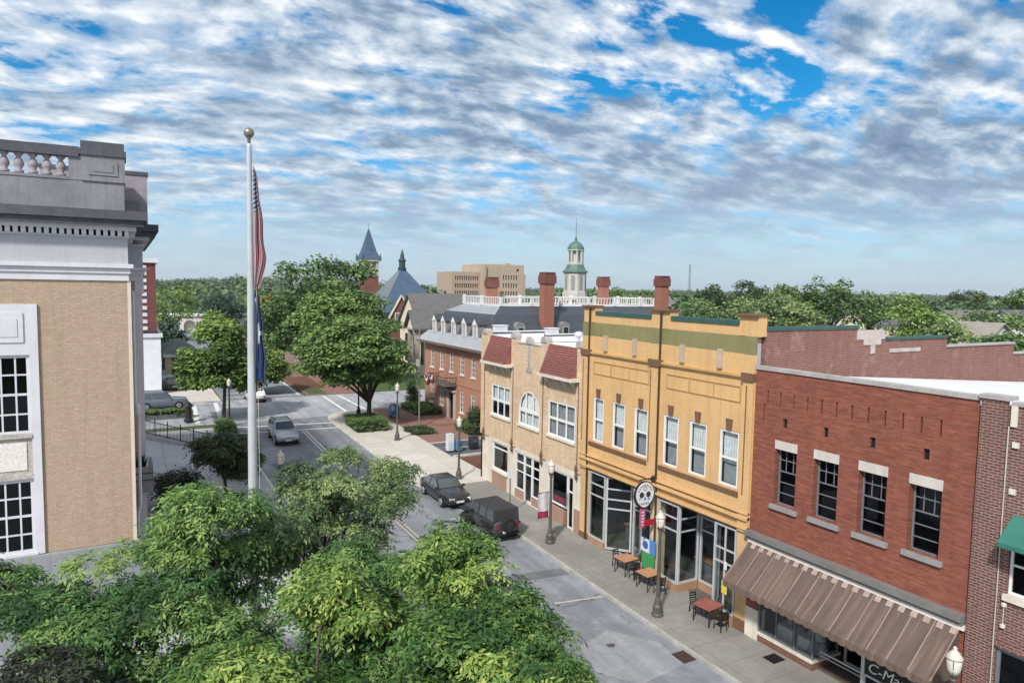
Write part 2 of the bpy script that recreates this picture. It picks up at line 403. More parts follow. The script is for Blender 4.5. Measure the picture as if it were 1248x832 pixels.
for (a, b) in zip(kp[:-1], kp[1:]):
    kb.bar((a[0], a[1], zg(a[1])-.09), (b[0], b[1], zg(b[1])-.09), .16, .2)
kb.build('corner_kerb', M_KERBL, kind='structure')
sheet('brick_plaza', M_PAVER, 22.304, 34, 54.0, 69.8, .0, .2)
sheet('driveway', M_ASPHD, 22.304, 62, 49.3, 53.85, -.02, .1)
sheet('driveway_kerb', M_KERBL, 22.31, 40, 53.852, 53.998, .03, .1)
sheet('planting_bed', M_MULCH, 22.5, 34, 44.5, 48.9, .02, .1)
bw = MB(); bw.box(22.32, 34, 49.0, 49.25, .3, .78); bw.box(22.32, 22.48, 44.3, 49.0, .3, .70); bw.build('bed_kerb', M_KERBL, kind='structure')
sheet('left_plaza', M_TILE, -60, 8.2, -40, 66.6, 0, .2)
sheet('left_kerb', M_KERBL, 8.2, 8.4, -40, 64, .012, .2)
sheet('far_left_pavement', M_PLAZA, -60, 9.0, 81.0, 84, 0, .2)
sheet('far_left_lot', mat('pale_lot', (.50, .47, .42), .9, .2, .3), -30, 9.0, 84, 190, -.05)
sheet('far_right_pavement', M_PAVER, 18.3, 26, 81.0, 190, 0, .2)
sheet('far_right_verge', M_GRASS, 26, 60, 81.0, 190, 0, .2)
sheet('island', M_MULCH, 18.35, 21.5, 85.5, 96.0, .05, .1)
sheet('island_grass', M_GRASS, 18.6, 20.6, 81.4, 85.4, .05, .1)
# painted lines, 6 mm over the asphalt
M_WHITE = mat('road_paint_white', (.62, .62, .60), .8, .35, 2.2, fine=9)
M_YELL = mat('road_paint_yellow', (.45, .41, .30), .8, .3, 2.2, fine=9)
def line(name, m, x0, y0, x1, y1, wd, dz=-.112):
    a = Vector((x0, y0, zg(y0)+dz)); b = Vector((x1, y1, zg(y1)+dz)); t = (b-a); s = Vector((-t.y, t.x, 0)).normalized()*wd/2
    mb = MB(); mb.poly(a-s, b-s, b+s, a+s); return mb.build(name, m, kind='structure')
for x in (13.22, 13.48): line('centre_line', M_YELL if True else M_WHITE, x, -30, x+.25, 50, .075)
line('centre_line', M_WHITE, 13.6, 50.2, 13.75, 63.0, .12); line('centre_line', M_WHITE, 13.9, 50.2, 14.05, 63.0, .12)
line('stop_line', M_WHITE, 8.6, 64.0, 17.0, 63.2, .35); line('stop_line', M_WHITE, 8.6, 66.5, 17.0, 65.4, .35)
line('crossing_line', M_WHITE, 5.7, 69.2, 6.2, 79.6, .42, -.108); line('crossing_line', M_WHITE, 7.75, 68.9, 8.35, 80.0, .42, -.108)
line('crossing_line', M_WHITE, 19.75, 70.3, 19.9, 80.4, .32, -.108); line('crossing_line', M_WHITE, 21.9, 70.3, 21.6, 80.4, .32, -.108)
line('crossing_line', M_WHITE, 9.6, 83.0, 17.6, 82.4, .3); line('crossing_line', M_WHITE, 9.6, 86.0, 17.6, 85.2, .3)
line('lane_line', M_WHITE, 17.55, 82, 17.95, 100, .22)
line('bay_line', mat('worn_line', (.50, .46, .36), .8, .35, 3), 16.45, 25.25, 18.85, 24.86, .09)
line('bay_line', M_WHITE, 16.6, 36.9, 18.85, 36.7, .1)
line('bay_line', M_WHITE, 22.9, 52.3, 26.4, 51.4, .12, -.012)
for y in (88, 94, 100): line('lane_line', M_WHITE, 13.3, y, 13.4, y+3, .14)

M_PATCHD = asphalt('patched_asphalt', (.125, .133, .145), (.155, .165, .18), (.2, .21, .225)); M_PATCHL = asphalt('worn_asphalt', (.27, .28, .30), (.33, .345, .365), (.4, .41, .43))
def patch(m, pts): polysheet('road_patch', m, pts, -.116, .003)
patch(M_PATCHD, [(13.9, 28.1), (18.8, 27.5), (18.8, 28.3), (13.9, 28.9)])
patch(M_PATCHL, [(15.9, 18.6), (18.2, 18.9), (18.5, 20.6), (17.2, 22.3), (15.4, 21.8), (15.0, 20.0)])
patch(M_PATCHL, [(15.6, 12.2), (17.9, 12.8), (18.1, 15.0), (16.4, 16.0), (15.1, 14.4)])
patch(M_PATCHD, [(9.4, 47), (11.6, 47.2), (11.5, 53.5), (9.3, 53.2)])
patch(M_PATCHD, [(14.6, 33.2), (16.0, 33.1), (16.1, 35.8), (14.7, 36.0)])
# ================================================================ shared building materials
M_DARKIN = mat('dark_interior', (.028, .027, .028), .9, .4, .8)
M_ROOM = mat('shop_interior', (.024, .022, .020), .9, .6, .9, fine=3)
M_GLASS = glass('window_glass'); M_GLASSD = glass('dark_window_glass', (.36, .40, .44), .07)
M_WFRAME = mat('white_window_frame', (.70, .70, .69), .5, .12, 3)
M_ALU = mat('aluminium_frame', (.55, .565, .58), .4, .12, 3, metal=.3)
M_GREYF = mat('grey_window_frame', (.15, .165, .185), .5, .2, 3)
M_CURT = mat('pale_curtain', (.80, .79, .77), .9, .25, 4)
M_CURTD = mat('grey_curtain', (.36, .365, .37), .9, .3, 4)
M_STONE = mat('limestone', (.42, .41, .38), .8, .25, 1.5, streak=.3)
M_COPING = mat('stone_coping', (.36, .34, .33), .8, .3, 1.5)
M_MEMBR = mat('white_roof_membrane', (.66, .68, .71), .7, .15, .4, fine=3)
M_REDB = brick('red_brick', (.228, .082, .055), (.165, .052, .038), (.20, .08, .06), .22, .075, .007, .22, .85, .35, .32, rowvar=.5, streak=.3)
M_YELB = brick('yellow_painted_brick', (.63, .41, .195), (.61, .39, .185), (.54, .345, .165), .22, .075, .007, .16, .75, .35, .26, streak=.26)
M_GREENB = mat('olive_band_paint', (.215, .205, .095), .75, .22, .8, streak=.25)
M_TEAL = mat('green_metal_coping', (.035, .095, .085), .5, .25, 1.5)
M_BROWNT = mat('brown_trim', (.155, .085, .05), .7, .25, 2)
M_MAROON = brick('maroon_rubble_brick', (.215, .092, .072), (.135, .055, .044), (.31, .20, .17), .22, .085, .018, .75, .9, .7, .25, rough_patch=(.33, .22, .19))
M_CREAMB = brick('cream_mottled_brick', (.64, .495, .34), (.44, .305, .19), (.60, .51, .40), .22, .075, .012, .75, .85, .6, .3, rough_patch=(.74, .63, .50))
M_BRNB = brick('brown_brick', (.165, .072, .060), (.105, .048, .042), (.33, .25, .22), .23, .085, .014, .35, .85, .6, .2)
M_CREAMP = mat('cream_stone', (.64, .585, .50), .8, .2, 1.2, streak=.3)
M_TILE_R = brick('red_roof_tile', (.36, .155, .135), (.25, .095, .085), (.13, .05, .045), .16, .13, .02, .55, .7, 1.2, .2)

FS = Fr((22, 0, 0), (0, 1, 0), (-1, 0, 0))        # street front, u = y
def shell(parent, x0, x1, y0, y1, z0, z1, m, name='side_wall'):
    """side and back walls of a block whose front skin is built separately"""
    mb = MB()
    mb.poly((x0, y0, z0), (x1, y0, z0), (x1, y0, z1), (x0, y0, z1)); mb.poly((x0, y1, z0), (x1, y1, z0), (x1, y1, z1), (x0, y1, z1))
    mb.poly((x1, y0, z0), (x1, y1, z0), (x1, y1, z1), (x1, y0, z1)); return mb.build(name, m, parent)

# ================================================================ RED BRICK SHOP
red = thing('brick_shop', 'plain red brick shop with four tall dark windows and a striped brown awning', 'shop', (22, 15.2, 0))
Z0 = -.2
wins = [(17.32, 18.30), (15.56, 16.56), (13.75, 14.77), (11.97, 12.99)]
ops = [(a, b, 5.75, 7.94) for a, b in wins]
vents = [(y-.10, y+.10, 8.80, 9.16) for y in (17.92, 16.14, 14.34, 12.53)]
slits = [(18.77-.603*i-.035, 18.77-.603*i+.035, 9.62, 10.14) for i in range(12)]+[(18.90, 18.97, 8.92, 9.6)]
mb = MB(); wall(mb, FS, 11.05, 19.39, 4.0, 10.92, ops+vents+slits, .34)
mb.build('front_wall', M_REDB, red)
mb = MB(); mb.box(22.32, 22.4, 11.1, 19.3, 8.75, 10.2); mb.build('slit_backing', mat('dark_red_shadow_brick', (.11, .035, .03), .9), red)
shell(red, 22.0, 46, 11.05, 19.385, Z0, 9.0, M_MAROON)
mb = MB(); mb.box(21.94, 22.28, 11.05, 19.38, 10.92, 11.06); mb.build('coping', M_COPING, red)
mb = MB(); mb.loft([[(22.281, 11.06, 10.60), (22.281, 19.38, 10.60), (22.281, 19.38, 10.72), (22.281, 11.06, 10.72)], [(46, 11.06, 9.0), (46, 19.38, 9.0), (46, 19.38, 9.12), (46, 11.06, 9.12)]])
mb.build('roof', M_MEMBR, red)
mb = MB(); mb.box(22.9, 40, 11.1, 19.3, 4.2, 9.2); mb.build('interior', M_DARKIN, red)
for a, b in wins:
    o = window(red, FS, a+.02, b-.02, 5.76, 7.92, M_GREYF, M_GLASSD, 1, 5, .05, .03, -.27, rowz=[6.2, 6.62, 7.05, 7.5])
    f = MB()
    for k in (1, 2): f.fbox(FS, a+(b-a)*k/3-.013, a+(b-a)*k/3+.013, 7.08, 7.88, -.29, -.25)
    f.build('muntin', M_GREYF, o)
    s = MB(); s.fbox(FS, a-.16, b+.10, 5.58, 5.747, -.02, .12); s.build('sill', mat('grey_sill', (.25, .25, .25), .8, .2), o)
    s = MB(); s.fbox(FS, a-.02, b+.02, 7.942, 8.28, -.05, .015); s.build('lintel', mat('pale_lintel', (.52, .49, .45), .8, .15, 2, streak=.3), o)
for y0, y1, za, zb in vents:
    s = MB(); s.fbox(FS, y0, y1, za, zb, -.14, -.10); s.build('vent', mat('black_vent', (.008, .008, .008), .8), red)
s = MB(); s.fbox(FS, 11.02, 19.38, 4.22, 4.40, .001, .34); s.fbox(FS, 11.02, 19.38, 4.10, 4.22, .001, .22); s.build('cornice', mat('grey_metal_cornice', (.17, .17, .165), .5, .3, 2), red)
s = MB(); s.fbox(FS, 11.0, 19.34, 3.93, 4.098, .001, .16); s.build('fascia', mat('white_fascia', (.66, .62, .58), .7, .15, 2), red)
# ground floor: piers, shop window, recessed entry, second window
s = MB(); s.fbox(FS, 18.76, 19.39, 1.22, 3.99, -.4, .03); s.build('pier', M_REDB, red); s = MB(); s.fbox(FS, 11.05, 11.5, Z0, 3.99, -.4, .03); s.build('pier', M_REDB, red)
s = MB(); s.fbox(FS, 18.76, 19.39, Z0, 1.22, -.4, .045); s.build('pier_base', M_CREAMP, red)
for k_ in (0, 1):
    s = MB()
    if k_: s.fbox(FS, 11.5, 14.2, Z0, .27, -.35, 0)
    else: s.fbox(FS, 16.2, 18.76, Z0, .27, -.35, .0); s.box(22.352, 23.6, 16.205, 16.32, Z0, .268)
    s.build('bulkhead', mat('brown_bulkhead', (.17, .085, .065), .8, .3), red)
s = MB(); s.fbox(FS, 16.2, 18.76, .27, .40, -.30, .03); s.box(22.302, 23.6, 16.17, 16.33, .27, .37); s.build('bulkhead_sill', M_CREAMP, red)
s = MB(); s.fbox(FS, 11.5, 18.76, 2.95, 3.99, -.35, -.02); s.build('sign_board', mat('black_sign_board', (.012, .012, .013), .45, .3), red)
o = window(red, FS, 16.2, 18.76, .40, 2.95, M_GREYF, M_GLASS, 3, 1, .07, .05, -.06, name='shop_window')
FE = Fr((0, 16.25, 0), (1, 0, 0), (0, -1, 0))
o = window(red, FE, 22.10, 23.6, .37, 2.95, M_GREYF, M_GLASS, 2, 1, .07, .05, -.06, name='shop_window')
o = window(red, FS, 11.5, 14.2, .27, .96, M_ALU, M_GLASSD, 2, 1, .07, .05, -.06, name='shop_window')
s = MB(); s.fbox(FS, 11.5, 14.15, .97, 2.92, -.06, -.012); s.build('transom_board', mat('black_transom', (.010, .010, .010), .35), red)
FD = Fr((23.6, 0, 0), (0, 1, 0), (-1, 0, 0))
window(red, FD, 14.4, 16.0, .05, 2.6, M_ALU, M_GLASSD, 2, 1, .09, .08, 0, name='door')
s = MB(); s.bar((23.5, 14.9, .95), (23.5, 15.6, .95), .04); s.build('door_handle', M_ALU, red)
s = MB(); s.box(25.5, 25.6, 11.1, 19.3, -.1, 3.9); s.box(22.3, 25.5, 11.06, 11.1, -.1, 3.9); s.box(22.3, 25.5, 19.2, 19.3, -.1, 3.9); s.build('shop_room', M_ROOM, red)
s = MB(); s.box(22.3, 25.5, 11.1, 19.2, -.08, .01); s.build('shop_floor', mat('shop_floor', (.16, .13, .11), .6), red)
s = MB(); s.fbox(FS, 14.15, 14.27, Z0, 2.94, -.1, .03); s.build('door_post', M_ALU, red)
s = MB(); s.bar((22.3, 14.3, .75), (22.3, 16.1, .75), .05); s.bar((22.3, 14.3, .6), (22.3, 16.1, .6), .03); s.build('hand_bar', M_ALU, red)
s = MB()
for y in (11.25, 11.55, 11.85, 12.15): s.box(21.62, 21.98, y-.06, y+.06, 0, 3.3)
s.build('side_slats', mat('dark_slats', (.05, .03, .03), .7), red)
# striped canvas awning on the front
def awning_mat():
    m, t = base_mat('brown_canvas'); o = t.n('ShaderNodeTexCoord').outputs['Object']; s = t.sep(o)
    n = t.noise(t.combine(t.math('MULTIPLY', s[1], 5.5), t.math('MULTIPLY', s[2], .5)), 1.0, 5, .6); n2 = t.noise(o, 1.1, 4)
    c = t.ramp(n, [(.34, (.095, .068, .056)), (.54, (.125, .090, .074)), (.76, (.215, .15, .12))])
    c = t.mix(t.ramp(n2, [(.4, .35), (.6, 0)]), c, (.15, .105, .092))
    finish(t, c, .75, 0, n, .3, .02, .2); return m
M_AWN = awning_mat()
A0, A1, AX, AZ, BX, BZ = 11.15, 19.28, 21.90, 3.93, 20.50, 2.62
def awn(u, t): # t 0 top .. 1 lip, with slight sag between ribs
    sag = .05*math.sin(math.pi*t); k = ((u-A0) % .68)/.68; return (AX+(BX-AX)*t, u, AZ+(BZ-AZ)*t-sag*(.5+.8*math.sin(math.pi*k)))
mb = MB(); NU, NV = 96, 8
pts = [awn(A0+(A1-A0)*i/NU, j/NV) for i in range(NU+1) for j in range(NV+1)]
mb.add(pts, [(i*(NV+1)+j, (i+1)*(NV+1)+j, (i+1)*(NV+1)+j+1, i*(NV+1)+j+1) for i in range(NU) for j in range(NV)])
pts2 = [(x, y, z-.03) for x, y, z in pts]
mb.add(pts2, [(i*(NV+1)+j, (i+1)*(NV+1)+j, (i+1)*(NV+1)+j+1, i*(NV+1)+j+1) for i in range(NU) for j in range(NV)])
for u in (A0, A1): mb.poly(awn(u, 0), awn(u, 1), (BX, u, BZ-.2), (AX, u, BZ-.2), (AX, u, AZ))
aw = mb.build('awning', M_AWN, red, smooth=True)
mb = MB(); n = 12*8
for i in range(n):
    a, b = A0+(A1-A0)*i/n, A0+(A1-A0)*(i+1)/n; f = lambda u: .17+.07*abs(math.sin(math.pi*(u-A0)/.34))
    mb.add([(BX, a, BZ), (BX, b, BZ), (BX-.03, b, BZ-f(b)), (BX-.03, a, BZ-f(a)), (BX+.02, a, BZ), (BX+.02, b, BZ), (BX-.01, b, BZ-f(b)), (BX-.01, a, BZ-f(a))], [(0, 1, 2, 3), (4, 5, 6, 7), (2, 3, 7, 6)])
mb.build('valance', M_AWN, aw)
mb = MB()
for k in range(13):
    u = A0+(A1-A0)*k/12
    mb.tube([Vector(awn(u, t))+Vector((0, 0, .03)) for t in (0, .25, .5, .75, 1)], .022, 6)
mb.build('seam', mat('pale_seam', (.25, .19, .165), .8), aw)
mb = MB(); mb.tube([(BX+.04, A0, BZ-.03), (BX+.04, A1, BZ-.03)], .025, 6)
for u in (A0+.05, 13.2, 15.2, 17.2, A1-.05): mb.tube([(BX+.04, u, BZ-.05), (21.95, u, BZ+.0)], .02, 6)
mb.build('awning_frame', M_ALU, aw)
mb = MB(); n = 40
for k in range(n):
    u = A0+.1+(A1-A0-.2)*k/(n-1)
    if k % 2 == 0:
        q = [Vector(awn(u+e, t_)) for e, t_ in ((-.1, .01), (.1, .01), (.1, .13), (-.1, .13))]
        mb = MB(); mb.loft([[p+Vector((0, 0, .02)) for p in q], [p+Vector((-.01, 0, .045)) for p in q]]); mb.build('lacing', mat('pink_lacing', (.34, .26, .235), .8), aw)
# shop lettering on the black transom, half hidden by the awning
cu = bpy.data.curves.new('txt', 'FONT'); cu.body = 'C-Mauni'; cu.size = .50; cu.extrude = .008; cu.shear = .25
to = bpy.data.objects.new('txt', cu); C.objects.link(to); bpy.context.view_layer.update()
dg = bpy.context.evaluated_depsgraph_get(); me = bpy.data.meshes.new_from_object(to.evaluated_get(dg)); bpy.data.objects.remove(to)
lt = bpy.data.objects.new('lettering', me); C.objects.link(lt); me.materials.clear(); me.materials.append(mat('white_lettering', (.75, .75, .72), .6, .1)); lt.parent = red
lt.location = Vector((21.995, 14.05, 1.12))-Vector(red.location); lt.rotation_euler = (rad(90), 0, rad(-90))
# goods in the shop window
M_CLOTH = mat('pale_cloth', (.62, .60, .58), .9, .2, 3)
for i, (x, y) in enumerate([(22.9, 17.9), (22.85, 16.9)]):
    t = thing('display_stand', ['low display table under a pale cloth in the red brick shop window', 'second draped display table nearer the entry in the red brick shop window'][i], 'display table', (x, y, .01))
    s = MB(); s.loft([[(x-.42, y-.42, .02), (x+.42, y-.42, .02), (x+.42, y+.42, .02), (x-.42, y+.42, .02)], [(x-.33, y-.35, .80), (x+.33, y-.35, .80), (x+.33, y+.35, .80), (x-.33, y+.35, .80)]]); s.build('cloth', M_CLOTH, t)
    s = MB(); s.lathe(x, y, [(.05, 0), (.14, .05), (.16, .22), (.07, .34), (.10, .40)], 12, 0, .803); s.build('vase', mat('blue_grey_pot', (.2, .23, .28), .4), t, smooth=True)
x, y = 22.75, 16.55
t = thing('mannequin', 'headless white dress form standing by the shop entry under the awning', 'mannequin', (x, y, .01))
s = MB(); s.lathe(x, y, [(.25, .9), (.20, 1.1), (.15, 1.3), (.21, 1.5), (.20, 1.62), (.06, 1.68), (.05, 1.76)], 14); s.build('torso', M_CLOTH, t, smooth=True)
s = MB(); s.lathe(x, y, [(.42, .35), (.33, .6), (.25, .9)], 14); s.build('skirt', mat('grey_cloth', (.35, .36, .38), .9), t, smooth=True)
s = MB(); s.lathe(x, y, [(.2, .02), (.18, .05), (.02, .07), (.02, .9)], 10); s.build('stand', M_GREYF, t)

# ================================================================ YELLOW BUILDING
yel = thing('corner_building', 'tall yellow painted brick building with an olive band and green coping', 'building', (22, 25.3, 0))
def yz(y): return zg(y)
ywins = [(29.40, 30.35), (27.62, 28.66), (25.87, 26.90), (23.72, 24.76), (21.96, 23.04), (20.14, 21.22)]
ops = [(a, b, 5.82, 8.2) for a, b in ywins]
mb = MB(); wall(mb, FS, 19.40, 31.33, 4.2, 11.46, ops, .16); mb.build('front_wall', M_YELB, yel)
mb = MB(); wall(mb, FS, 19.40, 31.33, 11.461, 12.19, [], 0); mb.build('painted_band', M_GREENB, yel)
mb = MB(); wall(mb, FS, 19.40, 31.33, 12.191, 12.60, [], 0); mb.build('parapet', M_YELB, yel)
for a, b in ((20.38, 24.44), (25.84, 30.31)): mb = MB(); mb.box(21.95, 22.36, a, b, 12.60, 12.80); mb.build('coping', M_TEAL, yel)
# piers (pilasters) with painted band, cap and brown bands
for (A_, B_), (a, b) in (((19.36, 20.34), (19.42, 19.96)), ((24.48, 25.78), (24.95, 25.72)), ((30.35, 31.36), (30.62, 31.32))):
    s = MB(); hi = 13.0
    s.fbox(FS, A_, B_, 12.195, hi, -.45, .025); s.fbox(FS, a, b, 4.2, 11.459, .0, .12); o = s.build('pilaster', M_YELB, yel)
    s = MB(); s.fbox(FS, a, b, 11.459, 12.19, .0, .123); s.build('pilaster_band', M_GREENB, o)
    s = MB(); s.fbox(FS, A_-.05, B_+.05, hi, hi+.10, -.5, .18); s.build('pilaster_cap', M_BROWNT, o)
    s = MB(); s.fbox(FS, a-.04, b+.04, 10.42, 10.72, .0, .22); s.build('pilaster_collar', M_BROWNT, o)
    for uu in ((a+.1, b-.1) if b-a > .75 else (b-.2,) if a < 20 else (a+.12, b-.12)): s = MB(); s.fbox(FS, uu-.03, uu+.03, 5.7, 10.2, .1, .126); s.build('pilaster_groove', M_BROWNT, o)
for y, zl in ((30.66, .3), (24.98, .4)): s = MB(); s.tube([(21.85, y, 13.0), (21.85, y, 4.9), (21.9, y, 4.5), (21.9, y, zl)], .055, 7); s.build('downpipe', mat('dark_brown_pipe', (.045, .028, .02), .6, .3, 4), yel)
s = MB()
for a, b in ((19.98, 24.92), (25.75, 30.6)): s.fbox(FS, a, b, 10.52, 10.62, 0, .13); s.fbox(FS, a, b, 10.44, 10.52, 0, .07)
s.build('string_course', mat('ochre_trim', (.50, .31, .12), .75, .2), yel)
s = MB()
for y in (29.33, 26.96, 23.6, 21.32): s = MB(); s.fbox(FS, y-.13, y+.13, 10.75, 11.56, 0, .12); s.build('corbel', mat('corbel_stone', (.42, .35, .27), .8, .2), yel)
s = MB()
for a, b in ((20.15, 24.6), (25.85, 30.35)):
    n = 3; 
    for k in range(n+1): uu = a+(b-a)*(k/n); s.fbox(FS, uu-.025, uu+.025, 9.5, 10.08, 0, .045)
    s.fbox(FS, a, b, 10.08, 10.12, 0, .04); s.fbox(FS, a, b, 9.45, 9.49, 0, .04)
s.build('panel_moulding', mat('tan_moulding', (.45, .27, .11), .75, .2), yel)
for i, (a, b) in enumerate(ywins):
    o = window(yel, FS, a+.01, b-.01, 5.83, 8.19, M_WFRAME, M_GLASS, 1, 2, .085, .06, -.08, blind=M_CURT, blind_rng=((.03, 1), (.48, 1), (.46, 1), (.50, 1), (.48, 1), (.40, 1))[i])
    s = MB(); s.fbox(FS, a+.05, b-.05, 5.88, 8.15, -.34, -.30); s.build('grey_blind', M_CURTD, o)
    s = MB(); s.add([FS.P((a+b)/2-.13, 8.24, .001), FS.P((a+b)/2+.13, 8.24, .001), FS.P((a+b)/2+.17, 8.68, .001), FS.P((a+b)/2-.17, 8.68, .001), FS.P((a+b)/2-.13, 8.24, .07), FS.P((a+b)/2+.13, 8.24, .07), FS.P((a+b)/2+.17, 8.68, .07), FS.P((a+b)/2-.17, 8.68, .07)],
        [(0, 1, 2, 3), (4, 5, 6, 7), (0, 1, 5, 4), (1, 2, 6, 5), (2, 3, 7, 6), (3, 0, 4, 7)]); s.build('keystone', M_BROWNT, o)
for a, b in ((19.98, 24.93), (25.74, 30.6)): s = MB(); s.fbox(FS, a, b, 5.58, 5.74, 0, .10); s.build('sill_band', M_BROWNT, yel)
s = MB()
for z, dd, h in ((4.96, .06, .06), (4.72, .10, .12), (4.32, .05, .10)): s.fbox(FS, 19.42, 31.3, z, z+h, .0, dd+.121)
s.build('lower_moulding', M_YELB, yel)
mb = MB(); mb.box(22.0, 22.28, 31.05, 31.33, 0, 4.2); mb.box(22, 22.28, 30.6, 31.049, 0, 4.2); mb.build('end_pier', M_YELB, yel)
mb = MB(); mb.box(21.98, 22.4, 19.40, 20.0, 0, 4.199); mb.build('end_pier', M_YELB, yel)
mb = MB(); mb.box(21.97, 22.5, 24.92, 25.3, 0, 4.199); mb.build('middle_pier', brick('weathered_yellow_brick', (.62, .44, .22), (.56, .38, .18), (.62, .52, .38), .22, .075, .012, .4, .85, .5, .3, rough_patch=(.66, .58, .44)), yel)
mb = MB(); mb.box(21.94, 22.45, 19.41, 20.02, 0, .5); mb.build('pier_base', M_BROWNT, yel); mb = MB(); mb.box(21.94, 22.3, 30.58, 31.34, 0, .55); mb.build('pier_base', M_BROWNT, yel)
mb = MB(); mb.box(23.2, 44, 19.6, 31.2, 4.3, 10.2); mb.build('interior', M_DARKIN, yel)
mb = MB(); mb.box(22.37, 44, 19.45, 31.28, 10.6, 10.68); mb.build('roof', mat('grey_roofing', (.28, .28, .29), .8), yel)
mb = MB(); mb.box(22.36, 44, 31.29, 31.33, 0, 10.9); mb.box(43.9, 44, 19.63, 31.28, 0, 10.5); mb.build('side_wall', M_MAROON, yel)
# stepped side wall to the south
for i, (a, b, h) in enumerate([(22.461, 28.28, 12.45), (28.281, 30.3, 12.0), (30.301, 35.2, 11.9), (35.201, 41.5, 11.45), (41.501, 58, 10.9)]):
    s = MB(); s.box(a, b, 19.40, 19.62, 0, h); o = s.build('stepped_wall', M_MAROON, yel)
    if i != 1: s = MB(); s.box(a-.03, b, 19.34, 19.68, h, h+(.13 if i == 0 else .12 if i < 3 else .1)); s.build('wall_coping', M_TEAL if i < 3 else M_COPING, o)
s = MB(); s.box(28.2, 30.2, 19.37, 19.66, 11.95, 12.35); s.box(28.7, 29.9, 19.36, 19.67, 11.7, 11.95); s.box(29.2, 29.5, 19.36, 19.67, 11.3, 11.7); s.box(30.6, 33.0, 19.375, 19.39, 11.32, 11.5); s.build('pale_patching', mat('pale_plaster', (.46, .40, .38), .85, .35, 2), yel)
# street level shop fronts
s = MB(); s.box(26.8, 26.9, 19.7, 31.0, 0, 4.2); s.box(22.5, 26.8, 19.7, 19.75, 0, 4.2); s.box(22.5, 26.8, 31.0, 31.05, 0, 4.2); s.build('shop_room', M_ROOM, yel)
s = MB(); s.box(22.05, 26.8, 19.75, 31.0, -.02, .06); s.build('shop_floor', mat('entry_floor', (.10, .095, .09), .7), yel)
s = MB(); s.box(22.05, 26.8, 19.75, 31.0, 4.15, 4.19); s.build('shop_ceiling', M_DARKIN, yel)
M_BULK = mat('tan_bulkhead', (.34, .20, .13), .8, .25)
def bay(fr, u0, u1, zb, zt=4.14, cols=1, rows=(2.9, 3.5), door=False):
    z0 = zb+(.35 if not door else .06)
    if not door:
        s = MB(); s.fbox(fr, u0, u1, zb-.1, z0, -.12, .02); s.build('bulkhead', M_BULK, yel)
    return window(yel, fr, u0, u1, z0, zt, M_ALU, M_GLASS, cols, 1, .085, .07, -.04, rowz=list(rows), name='door' if door else 'shop_window', midfat=False)
# left shop: flat window, angled door, angled return
bay(FS, 29.1, 30.52, .18)
a = Vector((22.0, 29.05, 0)); b = Vector((22.95, 27.95, 0)); uu = (b-a).normalized(); bay(Fr(a, uu, Vector((uu.y, -uu.x, 0))), 0.05, (b-a).length-.03, .2, door=True, rows=(2.45, 2.95, 3.5))
bay(Fr((22.95, 0, 0), (0, 1, 0), (-1, 0, 0)), 27.25, 27.9, .2, rows=(2.6, 3.4))
a = Vector((22.92, 27.2, 0)); b = Vector((22.04, 26.8, 0)); uu = (b-a).normalized(); bay(Fr(a, uu, Vector((uu.y, -uu.x, 0))), .03, (b-a).length-.03, .15, rows=(3.3,))
bay(FS, 25.35, 26.75, .12, rows=(3.3,))
# right shop: bay, return, recessed door and window, front window
bay(FS, 23.5, 24.88, .10, cols=1)
bay(Fr((0, 23.48, 0), (1, 0, 0), (0, -1, 0)), 22.06, 23.3, .1)
FR = Fr((23.3, 0, 0), (0, 1, 0), (-1, 0, 0))
bay(FR, 22.25, 23.42, .08); 
a = Vector((23.25, 22.2, 0)); b = Vector((22.1, 21.35, 0)); uu = (b-a).normalized(); bay(Fr(a, uu, Vector((uu.y, -uu.x, 0))), .03, (b-a).length-.03, .06, door=True, rows=(2.4, 2.9, 3.5))
bay(FS, 20.05, 21.28, .05, cols=2, rows=(2.5, 3.1))
# things seen behind the glass
for i, (x, y, h) in enumerate([(24.6, 24.2, .95), (24.4, 22.6, .75), (24.5, 29.6, .95)]):
    t = thing('cafe_counter', ['long dark counter inside the right hand shop of the yellow building', 'low table deeper inside the right hand shop of the yellow building', 'dark counter inside the left hand shop of the yellow building'][i], 'counter', (x, y, .06))
    s = MB(); s.box(x-.3, x+.3, y-.6, y+.6, h-.06, h); s.build('top', mat('worn_wood', (.30, .17, .09), .6), t)
    s = MB(); s.box(x-.22, x+.22, y-.5, y+.5, .06, h-.06); s.build('base', M_GREYF, t)

# ================================================================ BROWN BRICK BUILDING at the right edge
brn = thing('office_building', 'brown brick building with pale mortar and a green fabric awning at right edge', 'building', (22, 4, 0))
mb = MB(); ops = [(8.4, 10.02, 5.45, 7.2), (7.4, 10.2, .9, 3.80), (4.6, 6.6, 5.45, 7.2), (4.2, 6.8, .9, 3.8)]
wall(mb, FS, -6, 10.98, -.2, 10.9, ops, .2); mb.build('front_wall', M_BRNB, brn)
s = MB(); s.fbox(FS, 10.28, 10.985, -.2, 11.02, 0, .10); s.build('pilaster', M_BRNB, brn)
s = MB(); s.fbox(FS, 10.22, 11.02, 11.02, 11.14, -.35, .16); s.build('pilaster_cap', M_COPING, brn)
s = MB(); s.fbox(FS, -6, 10.21, 10.9, 11.0, -.35, .06); s.build('coping', M_COPING, brn)
for a, b, z0, z1 in ((10.04, 10.2, 10.3, 10.9), (9.95, 10.12, 9.71, 9.87), (9.95, 10.12, 8.37, 8.53)): s = MB(); s.fbox(FS, a, b, z0, z1, 0, .06); s.build('stone_block', M_CREAMP, brn)
s = MB(); s.tube([(21.95, 10.24, 10.3), (21.95, 10.24, 0)], .02, 6); s.build('downpipe', mat('pale_pipe', (.45, .42, .40), .6), brn)
